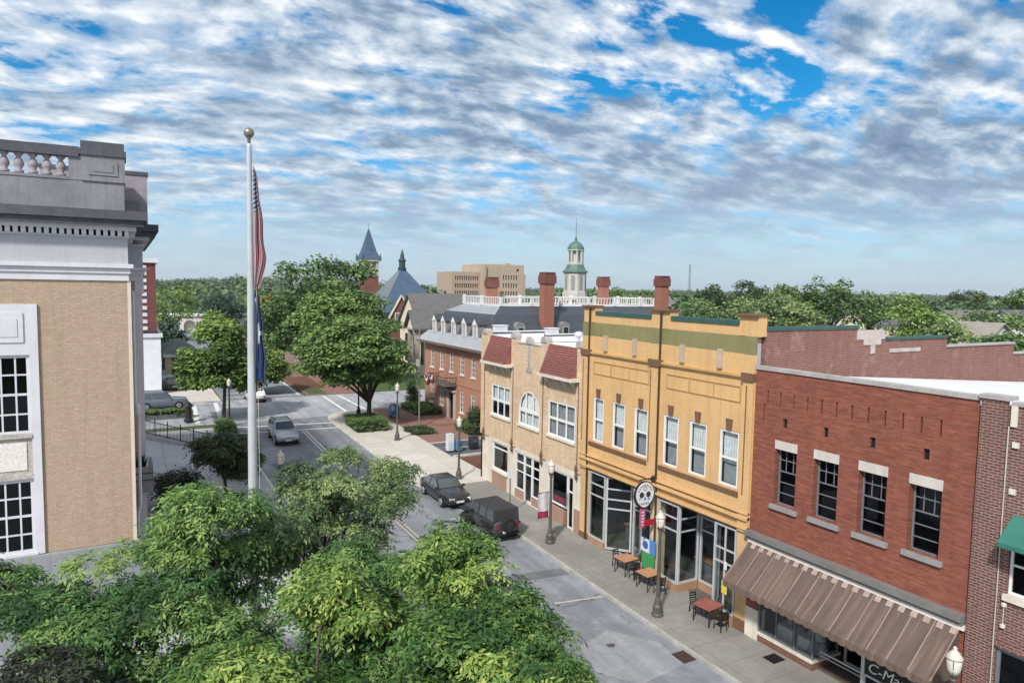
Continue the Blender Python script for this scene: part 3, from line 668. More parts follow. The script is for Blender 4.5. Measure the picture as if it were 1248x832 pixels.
for z in ((5.14, 4.51),):
    s = MB(); s.tube([(21.95, 10.03, z[0]), (21.95, 10.03, z[1])], .012, 6)
    for q in z: s.lathe(21.95, 10.03, [(.0, -.07), (.07, -.04), (.07, .04), (.0, .07)], 10, 0, q)
    s.build('wall_tie', M_CREAMP, brn)
window(brn, FS, 8.42, 10.0, 5.46, 7.19, M_WFRAME, M_GLASSD, 2, 2, .07, .04, -.12, sill=(M_CREAMP, .18))
window(brn, FS, 4.62, 6.58, 5.46, 7.19, M_WFRAME, M_GLASSD, 2, 2, .07, .04, -.12, sill=(M_CREAMP, .18))
for a, b in ((7.42, 10.18), (4.22, 6.78)): window(brn, FS, a, b, .92, 3.79, M_GREYF, M_GLASSD, 2, 1, .1, .08, -.12, name='shop_window')
s = MB(); s.fbox(FS, -6, 10.27, 3.83, 4.02, 0, .05); s.build('soldier_course', M_BRNB, brn)
shell(brn, 22, 40, -6, 10.97, -.2, 10.6, M_BRNB)
s = MB(); s.box(22.36, 40, -5.9, 10.97, 10.5, 10.56); s.build('roof', M_MEMBR, brn)
s = MB(); s.box(23, 38, -5.5, 10.5, 0, 10.3); s.build('interior', M_DARKIN, brn)
s = MB(); s.loft([[(21.98, 9.98, 7.8), (21.2, 9.98, 7.15), (21.2, 9.98, 7.0), (21.98, 9.98, 7.0)], [(21.98, 7.9, 7.8), (21.2, 7.9, 7.15), (21.2, 7.9, 7.0), (21.98, 7.9, 7.0)]]); s.build('awning', mat('green_canvas', (.03, .15, .12), .7, .2, 2), brn, bevel=.02)
t = thing('skylight', 'pyramid skylight of blue glass on the white roof at right', 'skylight', (27.5, 9.75, 10.56))
s = MB(); s.box(25.2, 30.4, 8.6, 10.9, 10.56, 10.8); s.build('frame', M_MEMBR, t)
s = MB(); s.loft([[(25.3, 8.7, 10.8), (30.3, 8.7, 10.8), (30.3, 10.8, 10.8), (25.3, 10.8, 10.8)], [(26.2, 9.7, 11.55), (29.4, 9.7, 11.55), (29.4, 9.8, 11.55), (26.2, 9.8, 11.55)]]); s.build('pane', mat('blue_skylight_glass', (.12, .17, .25), .15, .2, spec=.8), t)
t = thing('roof_vent', 'white metal roof hatch behind the brown brick parapet', 'roof hatch', (23.2, 9.6, 10.56))
s = MB(); s.box(22.8, 24.2, 8.6, 9.9, 10.56, 11.25); s.build('box', M_MEMBR, t, bevel=.03)
s = MB(); s.box(22.74, 24.26, 8.54, 9.96, 11.25, 11.31); s.build('lid', M_MEMBR, t)
# ================================================================ CREAM BRICK ROW with tiled visors
crm = thing('row_building', 'cream mottled brick row with red tile visors and one arched window', 'building', (22, 37.5, .3))
cw = [(39.55, 42.25, 5.3, 7.4), (35.85, 38.45, 5.3, 7.55, 'arch'), (32.0, 34.9, 5.3, 7.38)]
go = [(39.75, 42.05, 1.55, 3.45), (35.7, 38.8, .42, 3.42), (32.05, 34.5, .25, 3.32)]
mb = MB(); wall(mb, FS, 31.34, 43.7, 3.7, 9.1, cw, .16); wall(mb, FS, 35.2, 39.2, 9.1, 10.45, [], 0)
mb.build('front_wall', M_CREAMB, crm)
mb = MB(); wall(mb, FS, 31.34, 43.7, 0, 3.699, go, .25)
for (a, b, c, e) in go: mb.fbox(FS, a-.12, a, c, e, 0, .03); mb.fbox(FS, b, b+.12, c, e, 0, .03)
mb.build('ground_storey', M_CREAMP, crm)
M_PINKB = brick('pinkish_brick', (.36, .22, .16), (.30, .17, .12), (.40, .32, .26), .22, .075, .012, .4, .85, .4, .3)
for a, b, c, e in ((31.36, 31.9, 0, 1.6), (39.88, 41.92, .3, 1.40), (32.7, 34.4, .2, 1.2)): s = MB(); s.fbox(FS, a, b, c, e, -.05, .035); s.build('brick_base', M_PINKB, crm)
for a, b, c, e in ((35.72, 36.7, .2, .94), (37.68, 38.78, .2, .99)): s = MB(); s.fbox(FS, a, b, c, e, -.2, -.02); s.build('brick_base', M_PINKB, crm)
for (a, b) in ((31.36, 31.85), (34.98, 35.7), (38.72, 39.35), (42.5, 43.68)):
    s = MB(); s.fbox(FS, a, b, 3.7, 10.75, -.25, .10); o = s.build('pier', M_CREAMB, crm)
    s = MB(); c = (a+b)/2; s.loft([[FS.P(c+.34*math.cos(k*math.pi/8), 10.75+.36*math.sin(k*math.pi/8), -.3) for k in range(9)], [FS.P(c+.34*math.cos(k*math.pi/8), 10.75+.36*math.sin(k*math.pi/8), .16) for k in range(9)]]); s.build('pier_cap', M_COPING, o)
    s = MB(); s.fbox(FS, c-.03, c+.03, 4.2, 8.9, .10, .13); s.build('pier_groove', M_BROWNT, o)
    s = MB(); s.lathe(21.84, c, [(.02, 3.3), (.10, 3.5), (.05, 3.7), (.12, 3.95), (.03, 4.2)], 8); s.build('pier_bracket', mat('rusty_iron', (.13, .075, .05), .8), o)
for a, b in ((39.36, 42.48), (31.86, 34.97)):
    s = MB(); s.loft([[FS.P(a, 9.0, .62), FS.P(a, 10.68, -.06), FS.P(a, 10.62, -.2), FS.P(a, 9.0, .1)], [FS.P(b, 9.0, .62), FS.P(b, 10.68, -.06), FS.P(b, 10.62, -.2), FS.P(b, 9.0, .1)]])
    o = s.build('visor', M_TILE_R, crm)
    s = MB()
    for k in range(15): 
        z = 9.03+1.62*k/14.; dd = .64-.68*k/14.; s.fbox(FS, a, b, z, z+.035, dd-.06, dd+.012)
    s.build('tile_edge', M_TILE_R, o)
    s = MB(); s.fbox(FS, a-.3 if a > 35 else a-.3, b+.3, 8.82, 8.998, 0, .66); s.build('visor_beam', M_CREAMP, o)
    s = MB()
    for k in range(4): uu = a+.2+(b-a-.4)*k/3; s.loft([[FS.P(uu-.06, 8.3, .0), FS.P(uu-.06, 8.82, .0), FS.P(uu-.06, 8.82, .5)], [FS.P(uu+.06, 8.3, .0), FS.P(uu+.06, 8.82, 0), FS.P(uu+.06, 8.82, .5)]])
    s.build('visor_bracket', M_CREAMP, o)
s = MB(); c = 37.2; s.fbox(FS, 35.7, 38.72, 10.45, 10.52, -.2, .04)
s.loft([[FS.P(c+.4*math.cos(k*math.pi/8), 10.5+.45*math.sin(k*math.pi/8), -.15) for k in range(9)], [FS.P(c+.4*math.cos(k*math.pi/8), 10.5+.45*math.sin(k*math.pi/8), .08) for k in range(9)]])
s.build('parapet_crest', M_COPING, crm)
s = MB(); s.fbox(FS, c-.12, c+.12, 9.0, 10.4, 0, .05); s.fbox(FS, c-.3, c+.3, 8.75, 9.0, 0, .07); s.build('stone_drop', M_COPING, crm)
o = window(crm, FS, 39.57, 42.23, 5.31, 7.39, M_WFRAME, M_GLASS, 3, 2, .09, .10, -.06, blind=M_CURT, blind_rng=(.42, 1), sill=(M_CREAMP, .14))
o = window(crm, FS, 32.02, 34.88, 5.31, 7.37, M_WFRAME, M_GLASS, 3, 2, .09, .10, -.06, blind=M_CURTD, blind_rng=(.02, 1), sill=(M_CREAMP, .14))
o = window(crm, FS, 35.87, 38.43, 5.31, 6.25, M_WFRAME, M_GLASS, 3, 1, .10, .10, -.06, blind=M_CURT, blind_rng=(.05, 1), sill=(M_CREAMP, .14), name='arched_window')
s = MB(); R = 1.28; N = 18; cu_ = 37.15; arcp = lambda r, k: (cu_+r*math.cos(math.pi*k/N), 6.25+r*math.sin(math.pi*k/N))
s.loft([[FS.P(*arcp(R, k), dd) for dd in (-.11, -.01)]+[FS.P(*arcp(R-.1, k), dd) for dd in (-.01, -.11)] for k in range(N+1)])
for uu in (36.72, 37.58): s.fbox(FS, uu-.05, uu+.05, 6.3, 7.38, -.08, -.03)
s.fbox(FS, 35.97, 38.33, 6.253, 6.36, -.10, -.02); s.build('arch_frame', M_WFRAME, o)
s = MB(); s.poly(*[FS.P(*arcp(R-.05, k), -.07) for k in range(N+1)]); s.build('arch_pane', M_GLASS, o)
s = MB(); s.poly(*[FS.P(*arcp(R-.06, k), -.2) for k in range(N+1)]); s.build('arch_curtain', M_CURT, o)
window(crm, FS, 39.77, 42.03, 1.56, 3.44, M_WFRAME, M_GLASS, 1, 1, .1, .06, -.12, name='shop_window', sill=(M_CREAMP, .12), rowz=[3.05])
window(crm, FS, 35.72, 36.7, .95, 3.4, M_WFRAME, M_GLASS, 1, 1, .07, .06, -.1, rowz=[2.2, 2.8], name='shop_window')
window(crm, FS, 36.72, 37.66, .45, 3.4, M_WFRAME, M_GLASS, 1, 1, .07, .06, -.1, rowz=[2.2, 2.8], name='door')
window(crm, FS, 37.68, 38.78, 1.0, 3.4, M_WFRAME, M_GLASS, 1, 1, .07, .06, -.1, rowz=[2.2, 2.8], name='shop_window')
window(crm, FS, 32.7, 34.48, 1.3, 3.3, M_WFRAME, M_GLASS, 1, 1, .08, .06, -.1, name='shop_window')
window(crm, FS, 32.07, 32.66, .28, 3.3, M_WFRAME, M_GLASSD, 1, 1, .08, .06, -.1, rowz=[2.4], name='door')
s = MB(); s.fbox(FS, 32.75, 34.45, 1.38, 1.72, -.3, -.22); s.build('window_poster', mat('crimson_poster', (.33, .03, .07), .6), crm)
s = MB(); s.box(25, 25.1, 31.4, 43.6, .2, 3.7); s.build('shop_room', M_ROOM, crm)
s = MB(); s.box(22.3, 25, 31.5, 43.5, .2, .3); s.build('shop_floor', M_ROOM, crm)
s = MB(); s.box(22.8, 42, 31.5, 43.5, 3.8, 9.6); s.build('interior', M_DARKIN, crm)
s = MB(); s.box(22.25, 44, 31.36, 43.5, 9.85, 9.95); s.build('roof', M_MEMBR, crm)
s = MB(); s.box(22.0, 44, 43.5, 43.72, .2, 10.0); s.build('side_wall', brick('orange_brick', (.34, .15, .09), (.28, .12, .075), (.30, .2, .15), .22, .075, .01, .4, .85, .4), crm)
s = MB(); s.box(22.3, 26.9, 43.44, 43.78, 10.0, 10.72); s.box(26.9, 31.5, 43.44, 43.78, 10.0, 10.45); s.box(31.5, 44, 43.44, 43.78, 10, 10.3); s.build('rear_parapet', M_MEMBR, crm)
s = MB(); s.box(22.28, 26.92, 43.40, 43.82, 10.72, 10.86); s.box(26.93, 31.52, 43.40, 43.82, 10.45, 10.58); s.build('parapet_coping', mat('dark_coping', (.035, .04, .05), .5), crm)
s = MB(); s.box(22.28, 26.9, 43.39, 43.425, 10.82, 10.9); s.box(26.95, 31.5, 43.39, 43.425, 10.54, 10.62); s.build('coping_trim', M_MEMBR, crm)
for i, (x, h) in enumerate(((23.4, 11.26), (27.8, 11.0))):
    t = thing('roof_vent', ['white square roof vent behind the taller left parapet of the cream row', 'white square roof vent behind the lower parapet beside the yellow building'][i], 'roof vent', (x, 44.4, 10.2), group=None)
    s = MB(); s.box(x-.15, x+.75, 44.0, 44.6, 9.9, h-.06); s.build('box', M_MEMBR, t); s = MB(); s.box(x-.2, x+.8, 43.96, 44.64, h-.06, h); s.build('lid', M_MEMBR, t)
t = thing('exhaust_fan', 'grey domed exhaust fan on a post over the white roof', 'roof fan', (29.4, 42.6, 9.95))
s = MB(); s.lathe(29.4, 42.6, [(.32, 9.95), (.12, 10.05), (.12, 10.4)], 12); s.build('post', M_ALU, t); s = MB(); s.lathe(29.4, 42.6, [(.2, 10.4), (.38, 10.5), (.34, 10.72), (.12, 10.82)], 14); s.build('dome', M_ALU, t, smooth=True)

# ================================================================ RED BRICK MANSION with grey mansard roof
man = thing('mansion', 'red brick mansion with dormered grey roof, white deck railing and four chimneys', 'mansion', (28, 62, .9))
M_MANB = brick('salmon_brick', (.385, .19, .13), (.335, .155, .105), (.38, .27, .21), .22, .075, .008, .3, .85, .3, .22)
M_CHIM = brick('chimney_brick', (.33, .125, .085), (.26, .095, .065), (.28, .17, .13), .22, .075, .01, .3, .85, .4, .25)
def slate(name, c1, c2, rh=.22, rough=.55):
    m, t = base_mat(name); o = t.n('ShaderNodeTexCoord').outputs['Object']; s = t.sep(o)
    b = t.n('ShaderNodeTexBrick', inp={'Vector': t.combine(t.math('ADD', s[0], s[1]), s[2]), 'Color1': (*c1, 1), 'Color2': (*c2, 1), 'Mortar': (*[k*.5 for k in c1], 1), 'Scale': 1.0, 'Mortar Size': .015, 'Brick Width': .3, 'Row Height': rh})
    n = t.noise(o, .8, 5, .6); c = t.mix(t.ramp(n, [(.35, .35), (.6, 0.0)]), b.outputs[0], tuple(k*.6 for k in c1))
    finish(t, c, rough, 0, b.outputs['Fac'], -.4, .02, .5); return m
M_SLATE = slate('dark_slate', (.060, .070, .088), (.048, .056, .072)); M_SLATEL = slate('sky_sheen_slate', (.36, .38, .41), (.31, .33, .36)); M_SLATEM = slate('faint_sky_sheen_slate', (.30, .325, .35), (.27, .29, .32))
FM = Fr((28, 0, 0), (0, 1, 0), (-1, 0, 0)); WY = [57.4, 59.85, 62.3, 64.7, 67.2]; EZ = 8.35
ops = [(y-.45, y+.45, 5.6, 7.4) for y in WY]+[(y-.45, y+.45, 1.95, 3.95) for y in WY if abs(y-62.3) > .1]+[(61.6, 62.8, .95, 3.6)]
mb = MB(); wall(mb, FM, 54.9, 69.2, .5, 8.1, ops, .14); mb.build('front_wall', M_MANB, man)
mb = MB(); mb.poly((28, 54.9, .5), (54, 54.9, .5), (54, 54.9, 8.1), (28, 54.9, 8.1)); mb.poly((28, 69.2, .5), (54, 69.2, .5), (54, 69.2, 8.1), (28, 69.2, 8.1)); mb.poly((54, 54.9, .5), (54, 69.2, .5), (54, 69.2, 8.1), (54, 54.9, 8.1)); mb.build('side_wall', M_MANB, man)
s = MB(); s.fbox(FM, 54.92, 69.2, 4.55, 4.72, 0, .05); s.build('string_course', M_MANB, man)
M_SHUT = mat('greyish_blind', (.33, .31, .29), .8)
for y in WY:
    window(man, FM, y-.44, y+.44, 5.61, 7.39, M_CREAMP, M_GLASS, 2, 4, .06, .03, -.06, blind=M_SHUT, sill=(M_CREAMP, .13))
    if abs(y-62.3) > .1: window(man, FM, y-.44, y+.44, 1.96, 3.94, M_CREAMP, M_GLASS, 2, 4, .06, .03, -.06, blind=M_SHUT, sill=(M_CREAMP, .13))
s = MB(); s.fbox(FM, 61.62, 62.78, .96, 3.58, -.3, -.2); s.build('door', mat('dark_door', (.02, .016, .015), .5), man)
s = MB(); s.fbox(FM, 61.2, 63.2, 3.7, 3.9, 0, .35); s.fbox(FM, 61.3, 61.55, .9, 3.7, 0, .15); s.fbox(FM, 62.85, 63.1, .9, 3.7, 0, .15); s.build('door_surround', M_STONE, man)
s = MB(); s.fbox(FM, 61.0, 65.4, 4.35, 4.5, .0, 1.3); s.build('balcony', mat('balcony_grey', (.12, .11, .10), .7), man)
s = MB()
for (p, q) in (((26.72, 61.05), (26.72, 65.35)), ((26.72, 61.05), (28, 61.05)), ((26.72, 65.35), (28, 65.35))):
    s.bar((*p, 5.2), (*q, 5.2), .05)
    for k in range(9): x = p[0]+(q[0]-p[0])*k/8; y = p[1]+(q[1]-p[1])*k/8; s.bar((x, y, 4.5), (x, y, 5.2), .025)
s.build('balcony_rail', mat('black_iron', (.015, .015, .016), .5), man)
s = MB(); s.box(29, 53, 56, 68, .9, 8.2); s.build('interior', M_DARKIN, man)
s = MB(); s.box(27.3, 54.7, 54.2, 69.9, 8.1, 8.34); s.build('eave_cornice', mat('brown_cornice', (.14, .10, .085), .7), man)
# roof: lower flare, steep slate, shallow upper slope, deck
def ring(ix, iy0, iy1, z): return [(27.3+ix, 54.2+iy0, z), (54.7-ix, 54.2+iy0, z), (54.7-ix, 69.9-iy1, z), (27.3+ix, 69.9-iy1, z)]
R0, R1, R2, R3 = ring(0, 0, 0, 8.345), ring(1.0, .8, .9, 9.35), ring(2.35, 2.3, 2.3, 11.45), ring(3.6, 3.7, 3.9, 12.15)
s = MB(); s.loft([R0, R1, R2, R3])
RF = s
me_m = [M_SLATEL, M_SLATE, M_SLATEM]
# face 0..3 south(-y) east north west per band
RF.mi = []
for band_i in range(3):
    for side in range(4):
        west = side == 3
        RF.mi.append((0, 1, 2)[band_i] if west else 1)  # west flare and upper slope coloured paler, standing for reflected sky
RF.mi += [1, 2]
RF.build('roof', me_m, man)
s = MB(); s.box(30.95, 51.0, 57.95, 65.95, 12.151, 12.2); s.build('deck', M_MEMBR, man)
M_RAIL = mat('white_wood_rail', (.62, .61, .60), .6, .15, 3)
s = MB()
def railing(s, p, q, z0, z1, step=.36, post=3.2):
    L = math.hypot(q[0]-p[0], q[1]-p[1]); n = int(L/step)
    e_ = (Vector(q)-Vector(p)).normalized()*.125; p = Vector(p)+e_; q = Vector(q)-e_
    s.bar((*p, z1-.05), (*q, z1-.05), .1); s.bar((*p, z0+.1), (*q, z0+.1), .08); p = p-e_; q = q+e_
    for k in range(1, n):
        x = p[0]+(q[0]-p[0])*k/n; y = p[1]+(q[1]-p[1])*k/n; s.bar((x, y, z0+.1), (x, y, z1-.06), .06, .06)
    m_ = max(1, int(L/post))
    for k in range(m_+1):
        x = p[0]+(q[0]-p[0])*k/m_; y = p[1]+(q[1]-p[1])*k/m_; s.box(x-.12, x+.12, y-.12, y+.12, z0, z1+.12) if not (abs(p[0]-q[0]) < .1 and k in (0, m_)) else None
for p, q in (((31.0, 57.9), (51, 57.9)), ((31, 57.9), (31, 66)), ((31, 66), (51, 66)), ((51, 57.9), (51, 66))): railing(s, p, q, 12.2, 13.05)
s.build('deck_railing', M_RAIL, man)
s = MB(); s.lathe(31.0, 57.9, [(.16, 13.1), (.2, 13.25), (.08, 13.35), (.18, 13.5), (.02, 13.7)], 10); s.build('finial', mat('copper_brown', (.2, .10, .07), .6), man)
for i, (x, y, zb, zt, wx, wy) in enumerate([(34.75, 55.75, 9.2, 15.38, .55, .45), (48.6, 55.6, 9, 15.36, .55, .45), (33.6, 64.8, 12.0, 14.95, .5, .42), (48.0, 64.9, 12.0, 15.3, .5, .42)]):
    s = MB(); s.box(x-wx, x+wx, y-wy, y+wy, zb, zt-1.0); o = s.build('chimney', M_CHIM, man)
    s = MB(); s.box(x-wx-.12, x+wx+.12, y-wy-.12, y+wy+.12, zt-1.0, zt-.25); s.box(x-wx-.05, x+wx+.05, y-wy-.05, y+wy+.05, zt-.25, zt-.02)
    for k in range(5): s.box(x-wx+k*.24, x-wx+k*.24+.13, y-wy-.13, y+wy+.13, zt-.02, zt+.06)
    s.build('chimney_cap', brick('sooty_brick', (.20, .055, .042), (.10, .03, .028), (.2, .12, .1), .22, .075, .012, .4), o)
for y in (57.4, 59.75, 62.2, 64.7, 66.95):
    s = MB(); z0, z1 = 9.25, 10.55; hw = .42; xf = 28.15
    s.loft([[(xf, y-hw, z0), (xf, y+hw, z0), (xf, y+hw, z1), (xf, y, z1+.45), (xf, y-hw, z1)], [(29.9, y-hw, z0), (29.9, y+hw, z0), (29.9, y+hw, z1), (29.9, y, z1+.45), (29.9, y-hw, z1)]])
    o = s.build('dormer', mat('dormer_side', (.26, .25, .25), .8), man)
    s = MB(); 
    for sg in (-1, 1): s.loft([[(xf-.14, y, z1+.5), (xf-.14, y+sg*.56, z1-.08), (xf-.14, y+sg*.56, z1-.02), (xf-.14, y, z1+.57)], [(30.0, y, z1+.5), (30.0, y+sg*.56, z1-.08), (30.0, y+sg*.56, z1-.02), (30.0, y, z1+.57)]])
    s.build('dormer_roof', M_SLATE, o)
    s = MB(); F = Fr((xf, 0, 0), (0, 1, 0), (-1, 0, 0))
    s.fbox(F, y-hw, y-hw+.1, z0, z1, .0, .1); s.fbox(F, y+hw-.1, y+hw, z0, z1, .0, .1); s.fbox(F, y-.04, y+.04, z0, z1, .0, .09)
    s.poly(F.P(y-.55, z1-.05, .13), F.P(y+.55, z1-.05, .13), F.P(y, z1+.5, .13)); s.fbox(F, y-.55, y+.55, z1-.12, z1-.02, 0, .13); s.build('dormer_front', M_WFRAME, o)
    s = MB(); s.fbox(F, y-hw+.1, y+hw-.1, z0+.05, z1-.12, .01, .04); s.build('dormer_pane', mat('dormer_glass', (.12, .13, .15), .2), o)
for x in (31.7, 36.6, 41.5):
    F = Fr((x, 55.6, 0), (1, 0, 0), (0, -1, 0)); N = 10; prof = [(-.5, 9.4), (.5, 9.4)]+[(.5*math.cos(math.pi*k/N), 10.3+.5*math.sin(math.pi*k/N)) for k in range(N+1)]
    s = MB(); s.loft([[F.P(a, b, .35) for a, b in prof], [F.P(a, b, -1.6) for a, b in prof]]); o = s.build('dormer', mat('weathered_lead', (.20, .20, .21), .6, .4, 2), man)
    s = MB(); s.fbox(F, -.34, .34, 9.5, 10.35, .36, .42); s.build('dormer_front', M_STONE, o); s = MB(); s.fbox(F, -.26, .26, 9.58, 10.3, .421, .43); s.build('dormer_pane', M_DARKIN, o)
# steps in front
s = MB(); s.box(25.5, 27.98, 59.8, 64.6, .5, 1.02); s.box(25.2, 25.5, 60.2, 64.2, .5, .93); s.build('stoop', M_PAVER, man)
for i, (y, z) in enumerate(((68.4, 4.5), (64.3, 5.15))):
    t = thing('bunting', ['pleated fan bunting on the brick mansion wall beside the far corner', 'pleated fan bunting hanging over the balcony rail of the brick mansion'][i], 'bunting', (27.2 if i == 0 else 26.6, y, z), group=None)
    for name, r0, r1, mm in (('blue_band', .0, .28, (.03, .04, .10)), ('white_band', .28, .52, (.55, .53, .52)), ('red_band', .52, .8, (.25, .035, .05))):
        s = MB(); n = 16; x = 27.85 if i == 0 else 26.64
        P = lambda r, k: (x-.05*(k % 2)-.02, y+r*math.cos(math.pi*(1+k/n)), z+r*math.sin(math.pi*(1+k/n)))
        s.add([P(r0, k) for k in range(n+1)]+[P(r1, k) for k in range(n+1)]+[(p[0]+.02, p[1], p[2]) for p in [P(r0, k) for k in range(n+1)]+[P(r1, k) for k in range(n+1)]],
              [(k, k+1, n+2+k, n+1+k) for k in range(n)]+[(2*n+2+k, 2*n+3+k, 3*n+4+k, 3*n+3+k) for k in range(n)])
        s.build(name, mat('bunting_'+name, mm, .9), t)
# ================================================================ FAR BUILDINGS
def gable(mb, x0, x1, y0, y1, z0, z1, ridge='x', over=.3, th=.15):
    """gabled roof; ridge along x or y"""
    if ridge == 'x': pr = [(y0-over, z0), ((y0+y1)/2, z1), (y1+over, z0)]; f = lambda a, b, h: (h, a, b); e = (x0-over, x1+over)
    else: pr = [(x0-over, z0), ((x0+x1)/2, z1), (x1+over, z0)]; f = lambda a, b, h: (a, h, b); e = (y0-over, y1+over)
    prof = pr+[(a, b-th) for a, b in pr[::-1]]
    mb.prism(prof, f, *e)
def gable_wall(mb, x0, x1, y0, y1, z0, z1, zr, ridge='x'):
    if ridge == 'x': mb.prism([(y0, z0), (y1, z0), (y1, z1), ((y0+y1)/2, zr), (y0, z1)], lambda a, b, h: (h, a, b), x0, x1)
    else: mb.prism([(x0, z0), (x1, z0), (x1, z1), ((x0+x1)/2, zr), (x0, z1)], lambda a, b, h: (a, h, b), y0, y1)
M_CHB = brick('church_brick', (.23, .085, .07), (.18, .065, .055), (.2, .11, .09), .3, .12, .012, .3)
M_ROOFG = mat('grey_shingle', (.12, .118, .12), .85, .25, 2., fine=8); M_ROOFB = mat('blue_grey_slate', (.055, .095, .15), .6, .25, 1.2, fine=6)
M_ROOFBL = mat('lit_blue_grey_slate', (.155, .18, .20), .6, .25, 1.2, fine=6); M_CREAMW = mat('cream_wall', (.66, .60, .48), .8, .15, 1)
chb = thing('church', 'brick church with a steep blue-grey pyramid roof and dark finial', 'church', (41, 112, 1.5))
s = MB(); s.box(35.9, 46.3, 107, 117.5, 1.4, 9.6); gable_wall(s, 36.7, 40.6, 105.8, 107, 1.4, 8.6, 12.1, 'y'); s.build('wall', M_CHB, chb)
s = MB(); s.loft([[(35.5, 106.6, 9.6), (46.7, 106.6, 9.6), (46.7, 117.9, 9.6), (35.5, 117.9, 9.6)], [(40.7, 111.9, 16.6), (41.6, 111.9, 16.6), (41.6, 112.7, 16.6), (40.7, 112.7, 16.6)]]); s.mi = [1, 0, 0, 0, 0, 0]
s.mi = [0, 0, 0, 1, 0, 0]; s.build('roof', [M_ROOFB, M_ROOFBL], chb)  # west facet gets a lighter slate colour in place of light falling on it
s = MB(); gable(s, 36.7, 40.6, 106.0, 110.5, 8.6, 12.35, 'y', .25); s.build('gable_roof', M_ROOFB, chb)
s = MB()
for sg in (-1, 1): s.bar((38.65+sg*2.2, 105.7, 8.5), (38.65, 105.7, 12.4), .25, .2)
s.build('gable_trim', M_CREAMW, chb)
s = MB(); s.lathe(41.15, 112.3, [(.7, 16.5), (.75, 16.9), (.55, 17.0), (.55, 17.9), (.72, 18.1), (.4, 18.5), (.3, 19.2), (.05, 20.0)], 10); s.build('finial', mat('dark_green_copper', (.03, .055, .06), .5), chb)
FC = Fr((0, 105.8, 0), (1, 0, 0), (0, -1, 0)); s = MB(); s.fbox(FC, 37.6, 39.6, 7.6, 9.6, 0, .12)
o = s.build('window', M_WFRAME, chb); s = MB()
for k in range(3):
    for j in range(2): s.fbox(FC, 37.7+.64*k, 38.24+.64*k, 7.7+j*.95, 8.55+j*.95, .121, .14)
s.build('pane', mat('far_glass', (.15, .18, .21), .2), o)
twr = thing('church_tower', 'brick bell tower with a pointed blue slate spire beyond the trees', 'tower', (42.9, 137, 1.5))
s = MB(); s.box(41.5, 44.6, 135.2, 138.4, 1.4, 15.6); s.build('shaft', M_CHB, twr)
s = MB(); s.box(41.3, 44.8, 135.0, 138.6, 15.6, 15.9); s.box(41.2, 44.9, 134.9, 138.7, 18.6, 19.0)
for x, y in ((41.5, 135.2), (44.1, 135.2), (42.8, 135.2), (41.5, 137.9), (44.1, 137.9), (42.8, 137.9), (41.5, 136.5), (44.1, 136.5)): s.box(x, x+.5, y, y+.5, 15.9, 18.6)
s.build('belfry', M_STONE, twr)
s = MB(); s.loft([[(41.1, 134.8, 19.0), (45.0, 134.8, 19.0), (45.0, 138.8, 19), (41.1, 138.8, 19)], [(41.8, 135.5, 20.6), (44.3, 135.5, 20.6), (44.3, 138.1, 20.6), (41.8, 138.1, 20.6)], [(42.95, 136.7, 25.0), (43.15, 136.7, 25.0), (43.15, 136.9, 25.0), (42.95, 136.9, 25)]]); s.build('spire', M_ROOFB, twr)
for x, y in ((40.9, 134.6), (44.6, 134.6), (40.9, 138.4), (44.6, 138.4)):
    s = MB(); s.lathe(x+.25, y+.25, [(.22, 18.8), (.22, 19.4), (.02, 20.3)], 8); s.build('pinnacle', M_ROOFB, twr)
s = MB(); s.tube([(43.05, 136.8, 24.9), (43.05, 136.8, 26.2)], .05, 5); s.build('finial', M_GREYF, twr)
hs = thing('gabled_house', 'grey shingled house with two cream gables behind the brick mansion', 'house', (38, 95, 1.4))
s = MB(); gable_wall(s, 36.2, 47, 91.8, 99.5, 1.3, 8.8, 12.5, 'x'); s.build('wall', M_CREAMW, hs)
s = MB(); gable_wall(s, 34.9, 38.0, 90.0, 93.0, 8.0, 8.1, 10.3, 'x'); s.build('porch_gable', M_CREAMW, hs)
s = MB(); gable(s, 36.2, 47, 91.8, 99.5, 8.6, 12.9, 'x', .4, .25); s.build('roof', M_ROOFG, hs)
s = MB(); gable(s, 34.7, 38.9, 89.8, 93.2, 8.1, 10.6, 'x', .3, .2); s.build('porch_roof', M_ROOFG, hs)
s = MB()
for y in (90.2, 92.6):
    s.box(34.9, 35.5, y-.25, y+.25, 1.3, 8.0)
s.box(34.7, 38.0, 89.9, 93.1, 7.85, 8.1); s.build('porch_column', mat('weathered_column', (.33, .29, .26), .8, .3), hs)
s = MB(); s.box(36.17, 36.2, 93, 94, 3, 7); s.box(36.17, 36.2, 90, 91, 3, 7); s.box(36.17, 36.2, 96, 97.3, 3, 7); s.build('window', M_DARKIN, hs)
# beige office block
off = thing('office_block', 'beige concrete office block with rows of small dark windows on the skyline', 'office block', (133, 268, 1.5))
M_BEIGE = mat('beige_concrete', (.41, .32, .25), .85, .12, .2, fine=2); M_BEIGED = mat('beige_concrete_wing', (.37, .285, .22), .85, .12, .2, fine=2)
FO = Fr((0, 260, 0), (1, 0, 0), (0, -1, 0))
wl = [(118+.98*k, 118.62+.98*k, z, z+1.7) for k in range(11) for z in (3.6, 7.2, 10.4, 13.4, 16.5)]
wr = [(139.5+1.25*k, 140.2+1.25*k, z, z+1.9) for k in range(6) for z in (3.6, 7.2, 10.2, 13.6, 17.0)]+[(146, 147.2, 20.6, 21.6)]
s = MB(); wall(s, FO, 116.7, 129.4, 1.4, 19.9, wl, .5); s.poly((116.7, 260, 1.4), (116.7, 276, 1.4), (116.7, 276, 19.9), (116.7, 260, 19.9)); s.poly((116.7, 260, 19.9), (129.4, 260, 19.9), (129.4, 276, 19.9), (116.7, 276, 19.9)); s.build('wing', M_BEIGED, off)
